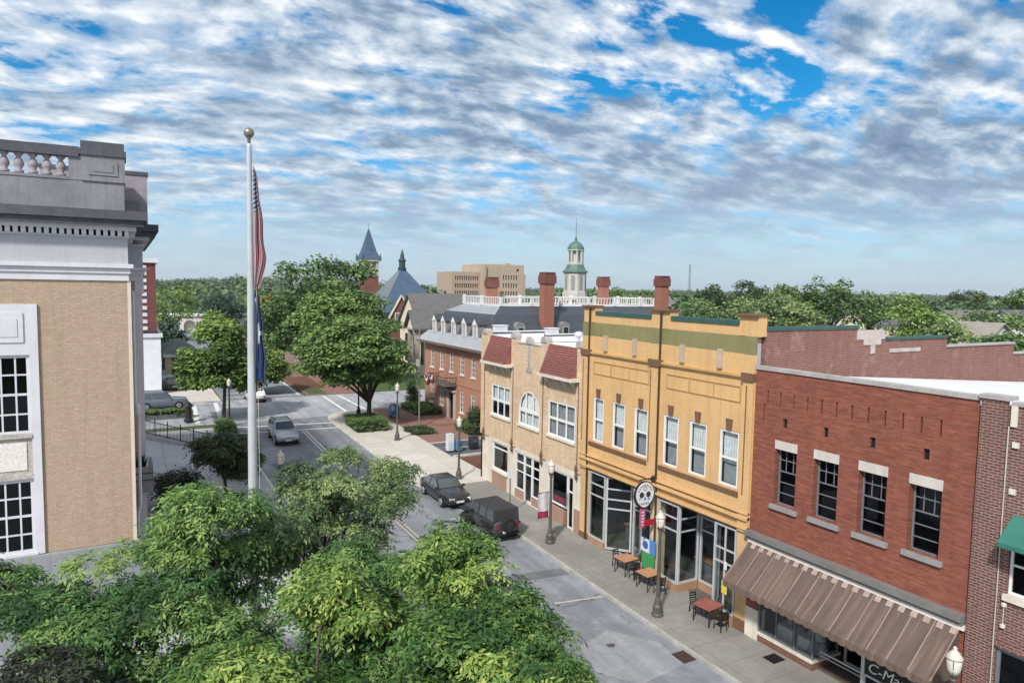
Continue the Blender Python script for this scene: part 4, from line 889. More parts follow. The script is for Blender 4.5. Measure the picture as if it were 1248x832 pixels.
s = MB(); FO2 = Fr((0, 259, 0), (1, 0, 0), (0, -1, 0)); wall(s, FO2, 129.4, 149.6, 1.4, 23.3, wr, .5)
for x in (129.4, 149.6): s.poly((x, 259, 1.4), (x, 278, 1.4), (x, 278, 23.3), (x, 259, 23.3))
s.poly((129.4, 259, 23.3), (149.6, 259, 23.3), (149.6, 278, 23.3), (129.4, 278, 23.3)); s.box(146, 148, 268, 270, 23.3, 24.3); s.build('block', M_BEIGE, off)
s = MB(); s.fbox(FO2, 129.5, 131, 1.4, 23.2, 0, 1.2); s.fbox(FO2, 149.6, 150.6, 1.4, 19.4, -6, -.2); s.build('stair_shaft', M_BEIGE, off)
s = MB(); s.box(117, 129.3, 260.55, 260.7, 2, 19); s.box(131, 149.3, 259.55, 259.7, 2, 22.5); s.build('window_glass', mat('office_glass', (.03, .032, .04), .25), off)
# cupola of the college hall
cup = thing('cupola_tower', 'white octagonal cupola with green copper domes and a thin spire on the skyline', 'tower', (138.6, 204, 1.5))
M_CUPW = mat('cupola_white', (.47, .455, .43), .8, .15, .6); M_COPPER = mat('green_copper', (.085, .15, .125), .6, .35, .8)
s = MB(); s.box(131.5, 145.5, 197, 211, 1.4, 9.5); s.build('hall', M_CHB, cup)
def octa(r, z, n=8): return [(138.6+r*math.cos(math.pi/8+k*2*math.pi/n), 204+r*math.sin(math.pi/8+k*2*math.pi/n), z) for k in range(n)]
s = MB(); s.loft([octa(4.4, 9.5), octa(4.4, 12.6)]); s.loft([octa(4.0, 12.6), octa(4.0, 19.4)]); s.build('lower_stage', M_CUPW, cup)
s = MB()
for k in range(8):
    a = math.pi/4*k; cx, cy = 138.6+3.72*math.cos(a), 204+3.72*math.sin(a); tx, ty = -math.sin(a), math.cos(a)
    s.loft([[(cx+tx*q+math.cos(a)*e, cy+ty*q+math.sin(a)*e, z) for q, z in ((-.7, 13.3), (.7, 13.3), (.7, 18.4), (-.7, 18.4))] for e in (-.2, .03)])
s.build('louvre', mat('grey_louvre', (.25, .24, .24), .8), cup)
s = MB(); s.loft([octa(4.6, 19.4), octa(4.6, 19.8), octa(3.6, 20.6), octa(2.9, 22.2)]); s.build('lower_roof', M_COPPER, cup)
s = MB(); s.loft([octa(2.9, 22.2), octa(2.9, 23)])
for k in range(8):
    a = math.pi/8+math.pi/4*k; s.lathe(138.6+2.5*math.cos(a), 204+2.5*math.sin(a), [(.35, 23), (.35, 27)], 6)
s.loft([octa(1.6, 23), octa(1.6, 27)]); s.loft([octa(3.0, 27), octa(3.0, 27.4)]); s.build('lantern', M_CUPW, cup)
s = MB(); s.loft([octa(3.05, 27.4), octa(2.85, 28.3), octa(2.1, 29.4), octa(1.1, 30.1), octa(.5, 30.5), octa(.45, 31.4), octa(.1, 32)]); s.build('dome', M_COPPER, cup)
s = MB(); s.tube([(138.6, 204, 31.5), (138.6, 204, 38.4)], [.16, .06], 5); s.build('spire', M_GREYF, cup)
mst = thing('radio_mast', 'thin lattice radio mast on the skyline beyond the trees', 'mast', (565, 600, 1.5))
s = MB()
for k in range(3):
    a = k*2*math.pi/3; s.tube([(565+1.6*math.cos(a), 600+1.6*math.sin(a), 1.4), (565+.7*math.cos(a), 600+.7*math.sin(a), 43)], .16, 4)
for j in range(14):
    r0 = 1.6-.9*j/14; r1 = 1.6-.9*(j+1)/14; z0, z1 = 1.5+j*2.95, 1.5+(j+1)*2.95
    for k in range(3): a, b = k*2*math.pi/3, (k+1)*2*math.pi/3; s.tube([(565+r0*math.cos(a), 600+r0*math.sin(a), z0), (565+r1*math.cos(b), 600+r1*math.sin(b), z1)], .1, 4)
s.build('lattice', mat('mast_grey', (.16, .17, .19), .6), mst)
s = MB(); s.tube([(565, 600, 43), (565, 600, 47)], .08, 4); s.build('antenna', M_GREYF, mst)
# ================================================================ COURTHOUSE at the left
cth = thing('courthouse', 'tan brick courthouse with white cornice, stone parapet and balusters at left', 'courthouse', (-7, 30, 0))
M_TANB = brick('tan_brick', (.46, .345, .25), (.39, .285, .20), (.33, .26, .20), .24, .086, .012, .22, .85, .45, .10)
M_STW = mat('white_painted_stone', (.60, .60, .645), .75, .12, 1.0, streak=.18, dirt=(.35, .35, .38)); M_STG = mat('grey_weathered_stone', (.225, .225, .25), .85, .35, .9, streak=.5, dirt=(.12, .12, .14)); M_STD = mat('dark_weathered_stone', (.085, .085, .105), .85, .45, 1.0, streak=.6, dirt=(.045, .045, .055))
FF = Fr((0, 30, 0), (1, 0, 0), (0, -1, 0)); XR = .13
wx = [(-4.7, -2.98), (-10.2, -8.48)]
ops = [(a, b, 8.45, 11.3) for a, b in wx]+[(a, b, 4.09, 6.8) for a, b in wx]
mb = MB(); wall(mb, FF, -14, XR, 4.0, 13.98, ops, .22); mb.build('front_wall', M_TANB, cth)
FE_ = Fr((XR, 0, 0), (0, 1, 0), (1, 0, 0))
mb = MB(); wall(mb, FE_, 30.0, 36.2, 4.0, 13.98, [(32, 34, 8.4, 11.3)], .2); mb.box(-14, XR-.4, 55.8, 56, 4, 14); mb.poly((-14, 30, 0), (-14, 56, 0), (-14, 56, 16), (-14, 30, 16)); mb.build('side_wall', M_TANB, cth)
s = MB(); s.box(-14, XR+.22, 29.78, 36.2, 0, 3.985); s.build('plinth', mat('bluish_limestone', (.27, .28, .31), .8, .25, 1.2, streak=.25), cth)
s = MB(); s.box(XR+.001, XR+.12, 29.985, 30.4, 4.0, 13.98); s.build('corner_strip', mat('cream_pilaster', (.62, .55, .47), .8, .12), cth)
s = MB(); s.box(-13.5, -.4, 31.2, 55, 3.99, 15); s.build('interior', M_DARKIN, cth)
for a, b in wx:
    s = MB(); s.fbox(FF, b, b+.27, 4.02, 13.1, 0, .08); s.fbox(FF, a-.27, a, 4.02, 13.1, 0, .08); s.fbox(FF, a, b, 11.3, 13.1, -.02, .077); o = s.build('window_surround', M_STW, cth)
    s = MB(); s.fbox(FF, a+.15, b-.15, 11.75, 12.8, .078, .12); s.fbox(FF, a+.32, b-.32, 11.95, 12.6, .121, .14); s.build('head_panel', M_STW, o)
    s = MB(); s.fbox(FF, a, b, 6.8, 8.45, -.1, .02); s.fbox(FF, a-.02, b+.0, 8.32, 8.449, .02, .12); s.fbox(FF, a, b, 6.82, 6.98, .02, .09); o2 = s.build('spandrel', mat('mottled_spandrel', (.42, .40, .37), .85, .5, 8), o)
    s = MB(); s.fbox(FF, a+.18, b-.18, 7.15, 8.15, .021, .05); s.build('lattice_panel', mat('white_lattice', (.68, .66, .62), .8, .25, 14, fine=40), o2)
    for z0, z1 in ((8.45, 11.3), (4.09, 6.8)):
        window(cth, FF, a+.01, b-.01, z0+.01, z1-.01, M_STW, M_GLASSD, 4, 4, .10, .055, -.06, sill=(M_STW, .10) if z0 < 5 else None)
def mould(name, m, z0, z1, out, par, xo=0.0):
    """band round the front, the east flank and the projecting pavilion"""
    s = MB(); s.box(-14.0, XR+out, 30-out, 30, z0, z1); s.box(XR-.3, XR+out, 30.001, 36.2-out, z0, z1-.002); s.box(XR-.3, .75+out, 36.201-out, 54, z0, z1-.004)
    return s.build(name, m, par)
mould('architrave', M_STW, 13.98, 14.25, .06, cth); mould('architrave_fascia', M_STW, 14.25, 14.45, .12, cth); mould('architrave_cap', M_STW, 14.45, 14.6, .22, cth)
mould('frieze', mat('pale_grey_frieze', (.42, .425, .465), .8, .12, .8, streak=.2), 14.6, 15.56, .05, cth)
mould('bed_moulding', M_STW, 15.56, 15.62, .12, cth)
s = MB()
for k in range(62): x = -13.7+.226*k; s.box(x, x+.14, 29.74, 29.951, 15.62, 15.82)
s.build('dentils', M_STW, cth); s = MB()
for k in range(25): y = 30.1+.226*k; s.box(XR+.05, XR+.27, y, y+.14, 15.62, 15.82)
s.build('dentils', M_STW, cth)
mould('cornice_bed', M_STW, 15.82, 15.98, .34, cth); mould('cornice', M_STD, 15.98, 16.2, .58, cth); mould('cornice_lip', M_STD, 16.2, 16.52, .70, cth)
mould('parapet_base', M_STG, 16.521, 17.58, -.02, cth)
s = MB(); s.box(-1.24, .15, 29.94, 31.3, 17.58, 18.5); o = s.build('corner_pedestal', M_STG, cth)
s = MB(); s.fbox(Fr((0, 29.94, 0), (1, 0, 0), (0, -1, 0)), -1.0, -.08, 17.8, 18.3, 0, .03); s.fbox(Fr((0, 29.94, 0), (1, 0, 0), (0, -1, 0)), -.86, -.22, 17.92, 18.18, .031, .05); s.build('pedestal_panel', M_STG, o)
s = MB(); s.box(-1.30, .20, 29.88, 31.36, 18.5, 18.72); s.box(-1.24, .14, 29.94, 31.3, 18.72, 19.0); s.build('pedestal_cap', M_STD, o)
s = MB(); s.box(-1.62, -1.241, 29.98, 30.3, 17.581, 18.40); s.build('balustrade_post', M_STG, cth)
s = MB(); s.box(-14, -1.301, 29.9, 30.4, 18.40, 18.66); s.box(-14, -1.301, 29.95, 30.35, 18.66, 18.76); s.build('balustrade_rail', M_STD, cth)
s = MB(); s.box(-14, -1.621, 29.97, 30.36, 17.581, 17.68); s.build('balustrade_plinth', M_STG, cth)
for k in range(14):
    s = MB(); s.lathe(-1.86-.415*k, 30.16, [(.15, 17.68), (.15, 17.78), (.08, 17.82), (.15, 17.95), (.165, 18.03), (.11, 18.16), (.065, 18.24), (.09, 18.28), (.13, 18.32), (.15, 18.40)], 12); s.build('baluster', mat('mauve_baluster', (.30, .265, .29), .85, .3, 3), cth, smooth=True)
s = MB(); s.box(-.25, .10, 31.37, 36.0, 17.581, 18.40); s.build('side_parapet', M_STG, cth)
s = MB(); s.box(-.3, .15, 31.37, 36.0, 18.402, 18.6); s.build('side_parapet_cap', M_STD, cth)
s = MB(); s.box(-3, 1.05, 36.3, 40, 16.521, 18.75); s.box(-3, .6, 40, 54, 16.53, 17.6); o = s.build('pavilion_attic', mat('pavilion_stone', (.27, .25, .28), .85, .3, 1), cth)
s = MB(); s.box(-3.05, 1.1, 36.25, 40.05, 18.75, 18.9); s.build('attic_cap', M_STD, o)
s = MB(); s.box(-10, .45, 36.2, 54, 0, 13.99); s.build('pavilion_wall', M_TANB, cth)
for y in (36.21, 40.5, 45, 49.5, 53.3):
    s = MB(); s.box(.451, .75, y, y+.7, 0, 13.98); s.box(.451, .82, y-.05, y+.75, 13.4, 13.97); s.build('pilaster', M_STW, cth)
s = MB(); s.box(-13.9, -.02, 30.4, 55, 16.4, 16.5); s.build('roof', M_MEMBR, cth)
s = MB(); s.box(.14, .98, 34.2, 36.19, 4.65, 4.9); s.box(.85, .98, 34.2, 36.19, 4.9, 5.8); s.box(.14, .85, 34.2, 34.3, 4.9, 5.8); s.build('balcony', M_STG, cth)
s = MB()
for q in (5.2, 5.5): s.box(.2, .99, 34.185, 34.2, q, q+.06)
s.box(.5, .56, 34.185, 34.2, 4.95, 5.75); s.build('balcony_panel', M_STD, cth)
s = MB(); s.tube([(.32, 30.7, 13.6), (.32, 30.7, 9.2), (.42, 30.7, 8.9), (.42, 30.7, 5.2), (.32, 30.7, 4.8), (.32, 30.7, 0)], .06, 7); s.lathe(.38, 30.7, [(.05, 8.7), (.13, 8.8), (.13, 9.1), (.05, 9.2)], 8); s.build('downpipe', M_STW, cth)
t = thing('balcony_planter', 'dark potted plants standing on the small stone balcony of the courthouse', 'planter', (.5, 35.2, 4.9))
s = MB(); s.lathe(.5, 35.0, [(.15, 4.9), (.2, 5.3), (.17, 5.3)], 10); s.lathe(.5, 35.7, [(.15, 4.9), (.2, 5.3), (.17, 5.3)], 10); s.build('pot', M_GREYF, t)
s = MB(); rr = random.Random(3)
for k in range(130):
    y = (35.0, 35.7)[k % 2]; a = rr.uniform(0, 6.28); l = rr.uniform(.2, .55); p = Vector((.5, y, 5.3)); q = p+Vector((math.cos(a)*l*.8, math.sin(a)*l*.8, rr.uniform(.1, .8))); n = Vector((-math.sin(a), math.cos(a), 0))*.05
    s.poly(p, (p+q)/2+n, q, (p+q)/2-n)
s.build('foliage', mat('dark_plant', (.02, .03, .018), .7), t)
# far red brick block across the cross street
arc_ = thing('arcade', 'long white arcade with dark arched openings far behind the left trees', 'building', (17, 190, 1.5))
FA = Fr((0, 186, 0), (1, 0, 0), (0, -1, 0)); s = MB(); wall(s, FA, 8, 30, 1.4, 5.6, [(9.2+3.4*k, 11.8+3.4*k, 1.4, 4.6, 'arch') for k in range(6)], 1.2); s.box(8, 30, 187.3, 194, 1.4, 5.6); s.build('wall', mat('pale_arcade', (.62, .60, .55), .8, .12, .6), arc_)
s = MB(); s.box(7.6, 30.4, 185.6, 194.4, 5.6, 5.95); s.build('roof', M_MEMBR, arc_)
rb = thing('brick_block', 'tall dark red brick block with white quoins beyond the courthouse', 'building', (-4, 92, 1.2))
s = MB(); s.box(-16, 3.2, 88, 108, 8.3, 16.0); s.build('wall', brick('dark_red_block_brick', (.18, .06, .06), (.15, .05, .05), (.16, .08, .08), .3, .12, .01, .3), rb)
s = MB()
for k in range(11): z = 8.5+k*.76; s.box(1.6-.1*(k % 2), 2.28, 87.93, 88, z, z+.4)
s.build('quoins', M_STW, rb)
s = MB(); s.box(-16.2, 3.55, 87.6, 108.2, 1.1, 7.7); s.build('ground_storey', mat('white_stucco', (.66, .68, .74), .7, .1), rb)
s = MB(); s.box(-16.3, 3.75, 87.4, 108.3, 7.7, 8.1); s.build('band', M_STW, rb)
s = MB(); s.box(-16, 3.3, 87.8, 108, 8.1, 8.35); s.build('roof_edge', mat('dark_flashing', (.03, .035, .05), .6), rb)
s = MB(); s.box(-16.2, 3.5, 87.7, 108.2, 16.0, 16.5); s.build('cornice', M_STW, rb)
s = MB()
for k in range(4): s.box(.6-4*k, 1.2-4*k, 87.55, 87.6, 1.2, 7.6)
s.build('stucco_pilaster', M_STW, rb)
# ================================================================ VEHICLES
def paint(name, col, rough=.22, metal=.0):
    if name in MATS: return MATS[name]
    m, t = base_mat(name); o = t.n('ShaderNodeTexCoord').outputs['Object']; n = t.noise(o, 3, 4)
    p = finish(t, t.mix(t.ramp(n, [(.4, 0.0), (.7, .12)]), col, tuple(min(1, c*1.3+.01) for c in col)), t.ramp(n, [(.3, rough), (.7, rough+.12)]), metal, spec=.5)
    t.set(p, 'Coat Weight', .6); t.set(p, 'Coat Roughness', .06); MATS[name] = m; return m
M_TYRE = mat('tyre_rubber', (.014, .014, .015), .9, .3, 6); M_RIM = mat('alloy_rim', (.42, .43, .45), .35, .15, 6, metal=.7); M_RIMD = mat('black_rim', (.03, .03, .032), .4, .2, 6)
M_CGLASS = mat('car_glass', (.07, .085, .09), .04, .2, 2, spec=.9, bump=0); M_LAMPW = mat('headlamp_lens', (.75, .76, .78), .15, .1, 6); M_LAMPR = mat('tail_lamp_lens', (.30, .012, .012), .2, .2, 6)
M_BLK = mat('black_plastic', (.018, .018, .02), .6, .3, 6); M_PLATE = mat('number_plate', (.65, .66, .68), .5, .1, 12); M_CHROME = mat('chrome_trim', (.6, .6, .62), .2, .1, 6, metal=.9)
def wheel(par, x, y, r, wd, rim, side):
    s = MB(); N = 20; pr = [(-.5, .80), (-.5, .93), (-.36, 1.0), (.36, 1.0), (.5, .93), (.5, .80)]
    s.loft([[(x+a*wd, y+b*r*math.cos(k*2*math.pi/N), r+b*r*math.sin(k*2*math.pi/N)) for k in range(N)] for a, b in [(-.5, .55)]+pr+[(.5, .55)]]); o = s.build('wheel', M_TYRE, par, smooth=False)
    s = MB(); xo = x+side*wd*.46
    s.loft([[(xo, y+.66*r*math.cos(k*2*math.pi/N), r+.66*r*math.sin(k*2*math.pi/N)) for k in range(N)], [(xo+side*.03, y+.62*r*math.cos(k*2*math.pi/N), r+.62*r*math.sin(k*2*math.pi/N)) for k in range(N)]])
    for k in range(5):
        a = k*2*math.pi/5; s.bar((xo+side*.04, y, r), (xo+side*.04, y+.6*r*math.cos(a), r+.6*r*math.sin(a)), .05, .07)
    s.build('rim', rim, o)
def car(name, label, loc, rz, L, W, H, style, m, group, rim=None, wr=.33, roofm=None):
    """front looks along +y before turning"""
    t = thing(name, label, 'car', (0, 0, 0), 0, group); h = L/2; w = W/2
    if style == 'sedan': st = [(-h, .80, .45, .78), (-h+.12, .93, .34, .96), (-h+.7, .98, .24, 1.02), (-h*.35, 1.0, .22, .98), (h*.30, 1.0, .22, .96), (h-.9, .97, .24, .86), (h-.25, .88, .30, .74), (h, .72, .40, .60)]; zb, cab = .95, (-h+.55, -h+1.25, h*.06, h*.42)
    elif style == 'suv': st = [(-h, .86, .48, .85), (-h+.1, .95, .38, 1.05), (-h+.6, 1.0, .30, 1.08), (0, 1.0, .28, 1.08), (h*.45, 1.0, .28, 1.06), (h-.7, .98, .30, 1.02), (h-.15, .93, .36, .95), (h, .80, .46, .72)]; zb, cab = 1.05, (-h+.08, -h+.35, h*.10, h*.40)
    elif style == 'pickup': st = [(-h, .92, .5, 1.0), (-h+.1, .97, .42, 1.1), (0, 1.0, .36, 1.1), (h*.45, 1.0, .36, 1.1), (h-.5, .98, .38, 1.08), (h-.1, .94, .42, 1.0), (h, .88, .5, .85)]; zb, cab = 1.08, (-h+.1, -h+.35, h*.15, h*.40)
    else: st = [(-h, .80, .55, 1.05), (-h+.04, .84, .50, 1.15), (0, .86, .48, 1.16), (h*.30, .85, .48, 1.15), (h*.36, .70, .5, 1.13), (h-.08, .62, .55, 1.08), (h, .60, .6, 1.0)]; zb, cab = 1.14, (-h+.03, -h+.10, h*.20, h*.30)
    s = MB(); rings = []
    for y, kw, zl, zh in st:
        a = w*kw; zm = zl+(zh-zl)*.45
        rings.append([(-a*.90, y, zl), (a*.90, y, zl), (a*.99, y, zl+.08), (a, y, zm), (a*.97, y, zh-.10), (a*.90, y, zh-.015), (a*.5, y, zh+.02), (-a*.5, y, zh+.02), (-a*.90, y, zh-.015), (-a*.97, y, zh-.10), (-a, y, zm), (-a*.99, y, zl+.08)])
    s.loft(rings); body = s.build('body', m, t, smooth=True, bevel=0)
    body.data.polygons.foreach_set('use_smooth', [True]*len(body.data.polygons))
    # cabin
    y0, y0r, y1r, y1 = cab; wb = w*(.93 if style != 'jeep' else .84); wt = w*(.74 if style == 'sedan' else .80)
    zr = H
    s = MB(); mid = [(y0, wb, zb-.05), (y0+(y0r-y0)*.85, wt+.05*w, zr-.10), (y0r, wt*.96, zr-.02)]
    bt = [(-wb, y0, zb-.06), (wb, y0, zb-.06), (wb, y1, zb-.06), (-wb, y1, zb-.06)]; tp = [(-wt, y0r, zr-.06), (wt, y0r, zr-.06), (wt, y1r, zr-.06), (-wt, y1r, zr-.06)]
    tp2 = [(-wt*.86, y0r+.12, zr), (wt*.86, y0r+.12, zr), (wt*.86, y1r-.15, zr), (-wt*.86, y1r-.15, zr)]
    s.loft([bt, tp, tp2]); s.build('cabin', roofm or m, t)
    def pane(name, a, b, c, d_, n, inset=.10):
        q = [Vector(p) for p in (a, b, c, d_)]; ce = sum(q, Vector())/4; n = Vector(n).normalized()
        q2 = [ce+(p-ce)*(1-inset)+n*.006 for p in q]; q3 = [p+n*.012 for p in q2]
        s = MB(); s.loft([q2, q3]); s.build(name, M_CGLASS, t)
    B = [Vector(p) for p in bt]; T = [Vector(p) for p in tp]
    up = lambda p, q: p+(q-p)*.12
    pane('windscreen', up(B[3], T[3]), up(B[2], T[2]), T[2], T[3], (0, zr-zb, y1-y1r), .09)
    pane('rear_window', up(B[0], T[0]), up(B[1], T[1]), T[1], T[0], (0, zr-zb, -(y0r-y0)), .12)
    for sg, bi, bj in ((-1, 0, 3), (1, 1, 2)):
        for f0, f1 in (((0, .42), (.45, .98)) if style != 'jeep' else ((.02, .33), (.36, .66), (.69, .98))):
            a = up(B[bi]+(B[bj]-B[bi])*f0, T[bi]+(T[bj]-T[bi])*f0); b = up(B[bi]+(B[bj]-B[bi])*f1, T[bi]+(T[bj]-T[bi])*f1)
            c = T[bi]+(T[bj]-T[bi])*f1; d_ = T[bi]+(T[bj]-T[bi])*f0
            pane('side_window', a, b, c, d_, (sg*(zr-zb), 0, wb-wt), .09)
    wy = (-h+L*.20, h-L*.19)
    for y in wy:
        for sg in (-1, 1):
            x = sg*(w-.10)
            s = MB(); N = 20; s.loft([[(sg*(w+.004)*(1 if style != 'jeep' else 1.0), y+wr*1.14*math.cos(k*2*math.pi/N), wr+wr*1.14*math.sin(k*2*math.pi/N)) for k in range(N)], [(sg*(w-.28), y+wr*1.14*math.cos(k*2*math.pi/N), wr+wr*1.14*math.sin(k*2*math.pi/N)) for k in range(N)]]); s.build('wheel_arch', M_BLK, t)
            wheel(t, x+sg*.02, y, wr, .22, rim or M_RIM, sg)
    fw = st[-1][1]*w; zf = st[-1][3]
    for sg in (-1, 1):
        if style == 'jeep':
            s = MB(); s.lathe(0, 0, [(.01, 0), (.10, .0), (.10, .03), (.01, .04)], 12); v = [(sg*w*.42+p[0], h+.0+p[2], .92+p[1]) for p in s.v]; s.v = v; s.build('headlamp', M_LAMPW, t)
            s = MB(); s.loft([[(sg*w*.60, h-.95, .98), (sg*w*.98, h-.95, .98), (sg*w*.98, h-.95, .86), (sg*w*.60, h-.95, .86)], [(sg*w*.60, h-.75, 1.04), (sg*w*.98, h-.75, 1.02), (sg*w*.98, h-.75, .94), (sg*w*.60, h-.75, .94)], [(sg*w*.60, h-.12, 1.03), (sg*w*.98, h-.12, .99), (sg*w*.98, h-.12, .92), (sg*w*.60, h-.12, .92)], [(sg*w*.60, h-.02, .9), (sg*w*.98, h-.02, .86), (sg*w*.98, h-.02, .8), (sg*w*.60, h-.02, .8)]]); s.build('fender', M_BLK, t)
            s = MB(); s.loft([[(sg*w*.8, -h+.1, 1.0), (sg*w*.99, -h+.1, .98), (sg*w*.99, -h+.1, .88), (sg*w*.8, -h+.1, .88)], [(sg*w*.8, -h+1.3, 1.0), (sg*w*.99, -h+1.3, .98), (sg*w*.99, -h+1.3, .88), (sg*w*.8, -h+1.3, .88)]]); s.build('fender', M_BLK, t)
            s = MB(); s.box(sg*w*.68-.06, sg*w*.68+.06, -h-.03, -h+.02, .78, 1.0); s.build('tail_lamp', M_LAMPR, t)
        else:
            x0, x1 = sorted((sg*fw*.55, sg*fw*1.02)); s = MB(); s.loft([[(x0, h-.10, zf-.10), (x1, h-.22, zf-.10), (x1, h-.22, zf+.06), (x0, h-.10, zf+.06)], [(x0, h+.012, zf-.10), (x1, h-.06, zf-.10), (x1, h-.1, zf+.05), (x0, h-.02, zf+.05)]]); s.build('headlamp', M_LAMPW, t)
            x0, x1 = sorted((sg*w*.55, sg*w*.86)); s = MB(); s.box(x0, x1, -h-.015, -h+.06, st[0][3]-.16, st[0][3]-.01); s.build('tail_lamp', M_LAMPR, t)
        s = MB(); yy = y1-.25; x0, x1 = sorted((sg*(wb-.02), sg*(wb+.17))); s.box(x0, x1, yy, yy+.1, zb-.02, zb+.13); s.build('mirror', m if style != 'jeep' else M_BLK, t, bevel=.02)
    s = MB(); s.box(-.26, .26, h-.03, h+.02, .40, .52); s.build('number_plate', M_PLATE, t)
    s = MB(); s.box(-fw*.5, fw*.5, h-.06, h+.008, zf-.2, zf-.02); s.build('grille', M_BLK if style != 'suv' else M_CHROME, t)
    s = MB(); s.box(-w*.86, w*.86, h-.10, h+.03, .30, .40); s.build('bumper', M_BLK, t, bevel=.03); s = MB(); s.box(-w*.86, w*.86, -h-.03, -h+.1, .36, .50); s.build('bumper', M_BLK if style in ('jeep', 'sedan') else m, t, bevel=.03)
    if style == 'sedan':
        s = MB()
        for sg in (-1, 1): s.bar((sg*(w*.975), -h+.9, .93), (sg*(w*.975), h*.35, .90), .025)
        s.build('chrome_strip', M_CHROME, t)
    if style == 'jeep':
        s = MB(); N = 22; s.loft([[(.02+b*.40*math.cos(k*2*math.pi/N), -h-a, .98+b*.40*math.sin(k*2*math.pi/N)) for k in range(N)] for a, b in ((.02, .5), (.02, .9), (.06, 1), (.22, 1), (.26, .9), (.26, .55))]); o = s.build('spare_wheel', M_TYRE, t)
        s = MB(); s.loft([[(.02+.22*math.cos(k*2*math.pi/12), -h-.262, .98+.22*math.sin(k*2*math.pi/12)) for k in range(12)], [(.02+.18*math.cos(k*2*math.pi/12), -h-.275, .98+.18*math.sin(k*2*math.pi/12)) for k in range(12)]]); s.build('rim', M_RIMD, o)
        s = MB(); s.box(-.26, .06-.1, -h-.02, -h, .5, .62); s.build('number_plate', M_PLATE, t)
    if style == 'pickup' or style == 'suv':
        s = MB()
        for sg in (-1, 1): s.bar((sg*wt*.8, y0r+.2, zr+.03), (sg*wt*.8, y1r-.2, zr+.03), .04)
        s.build('roof_rail', M_BLK, t)
    t.location = loc; t.rotation_euler = (0, 0, rz); return t
def rz_(y): return zg(y)-.12
car('parked_car', 'black sedan parked nose out by the kerb behind the soft top off-roader', (17.85, 40.55, rz_(40.4)), rad(180), 4.7, 1.84, 1.44, 'sedan', paint('black_paint', (.016, .017, .019)), 'cars along the kerb')
car('parked_car', 'black off-roader with a fabric top and a spare wheel on its tail', (17.85, 34.4, rz_(34)), rad(2), 4.1, 1.88, 1.86, 'jeep', paint('dark_grey_paint', (.042, .044, .047), .4), 'cars along the kerb', M_RIMD, .40, mat('black_fabric_top', (.035, .035, .037), .9, .3, 5))
car('moving_car', 'silver sport utility car driving towards the camera in the left lane', (11.55, 60.2, rz_(60)), rad(180), 4.7, 1.86, 1.72, 'suv', paint('silver_paint', (.42, .43, .45), .3, .3), 'cars on the street', None, .36)
car('moving_car', 'white car seen across the junction beside the flagpole', (12.4, 80.2, rz_(80)), rad(0), 4.5, 1.82, 1.5, 'sedan', paint('white_paint', (.62, .63, .65)), 'cars on the street')
car('moving_car', 'dark blue station car crossing at the far left behind the railing', (3.2, 78.9, rz_(78)), rad(-90), 4.8, 1.9, 1.75, 'suv', paint('navy_paint', (.10, .12, .16)), 'cars on the street', None, .36)
car('parked_car', 'small dark car parked on the pale lot beyond the cross street', (4.4, 90.5, zg(90)-.05), rad(80), 4.4, 1.8, 1.45, 'sedan', paint('charcoal_paint', (.03, .032, .036)), 'cars on the far lot')
car('parked_car', 'black car far up the pale lot between trees', (6.6, 122, zg(120)-.05), rad(75), 4.4, 1.8, 1.45, 'sedan', paint('black_paint', (.016, .017, .019)), 'cars on the far lot')
car('parked_car', 'maroon car far up the pale lot near the cream hut', (2.6, 128, zg(120)-.05), rad(85), 4.4, 1.8, 1.45, 'suv', paint('maroon_paint', (.06, .014, .016)), 'cars on the far lot', None, .36)
car('parked_car', 'silver car parked on the pale lot behind the small dark one', (3.4, 97.5, zg(97)-.05), rad(88), 4.4, 1.8, 1.5, 'sedan', paint('silver_paint', (.42, .43, .45), .3, .3), 'cars on the far lot')
car('parked_car', 'dark green car deepest on the pale lot beside the red brick block', (4.6, 140, zg(120)-.05), rad(80), 4.5, 1.8, 1.6, 'suv', paint('dark_green_paint', (.02, .035, .028)), 'cars on the far lot', None, .36)
car('parked_car', 'white van like car on the pale lot left of the yellow-green tree', (8.2, 128, zg(120)-.05), rad(10), 4.6, 1.85, 1.8, 'suv', paint('white_paint', (.62, .63, .65)), 'cars on the far lot', None, .36)
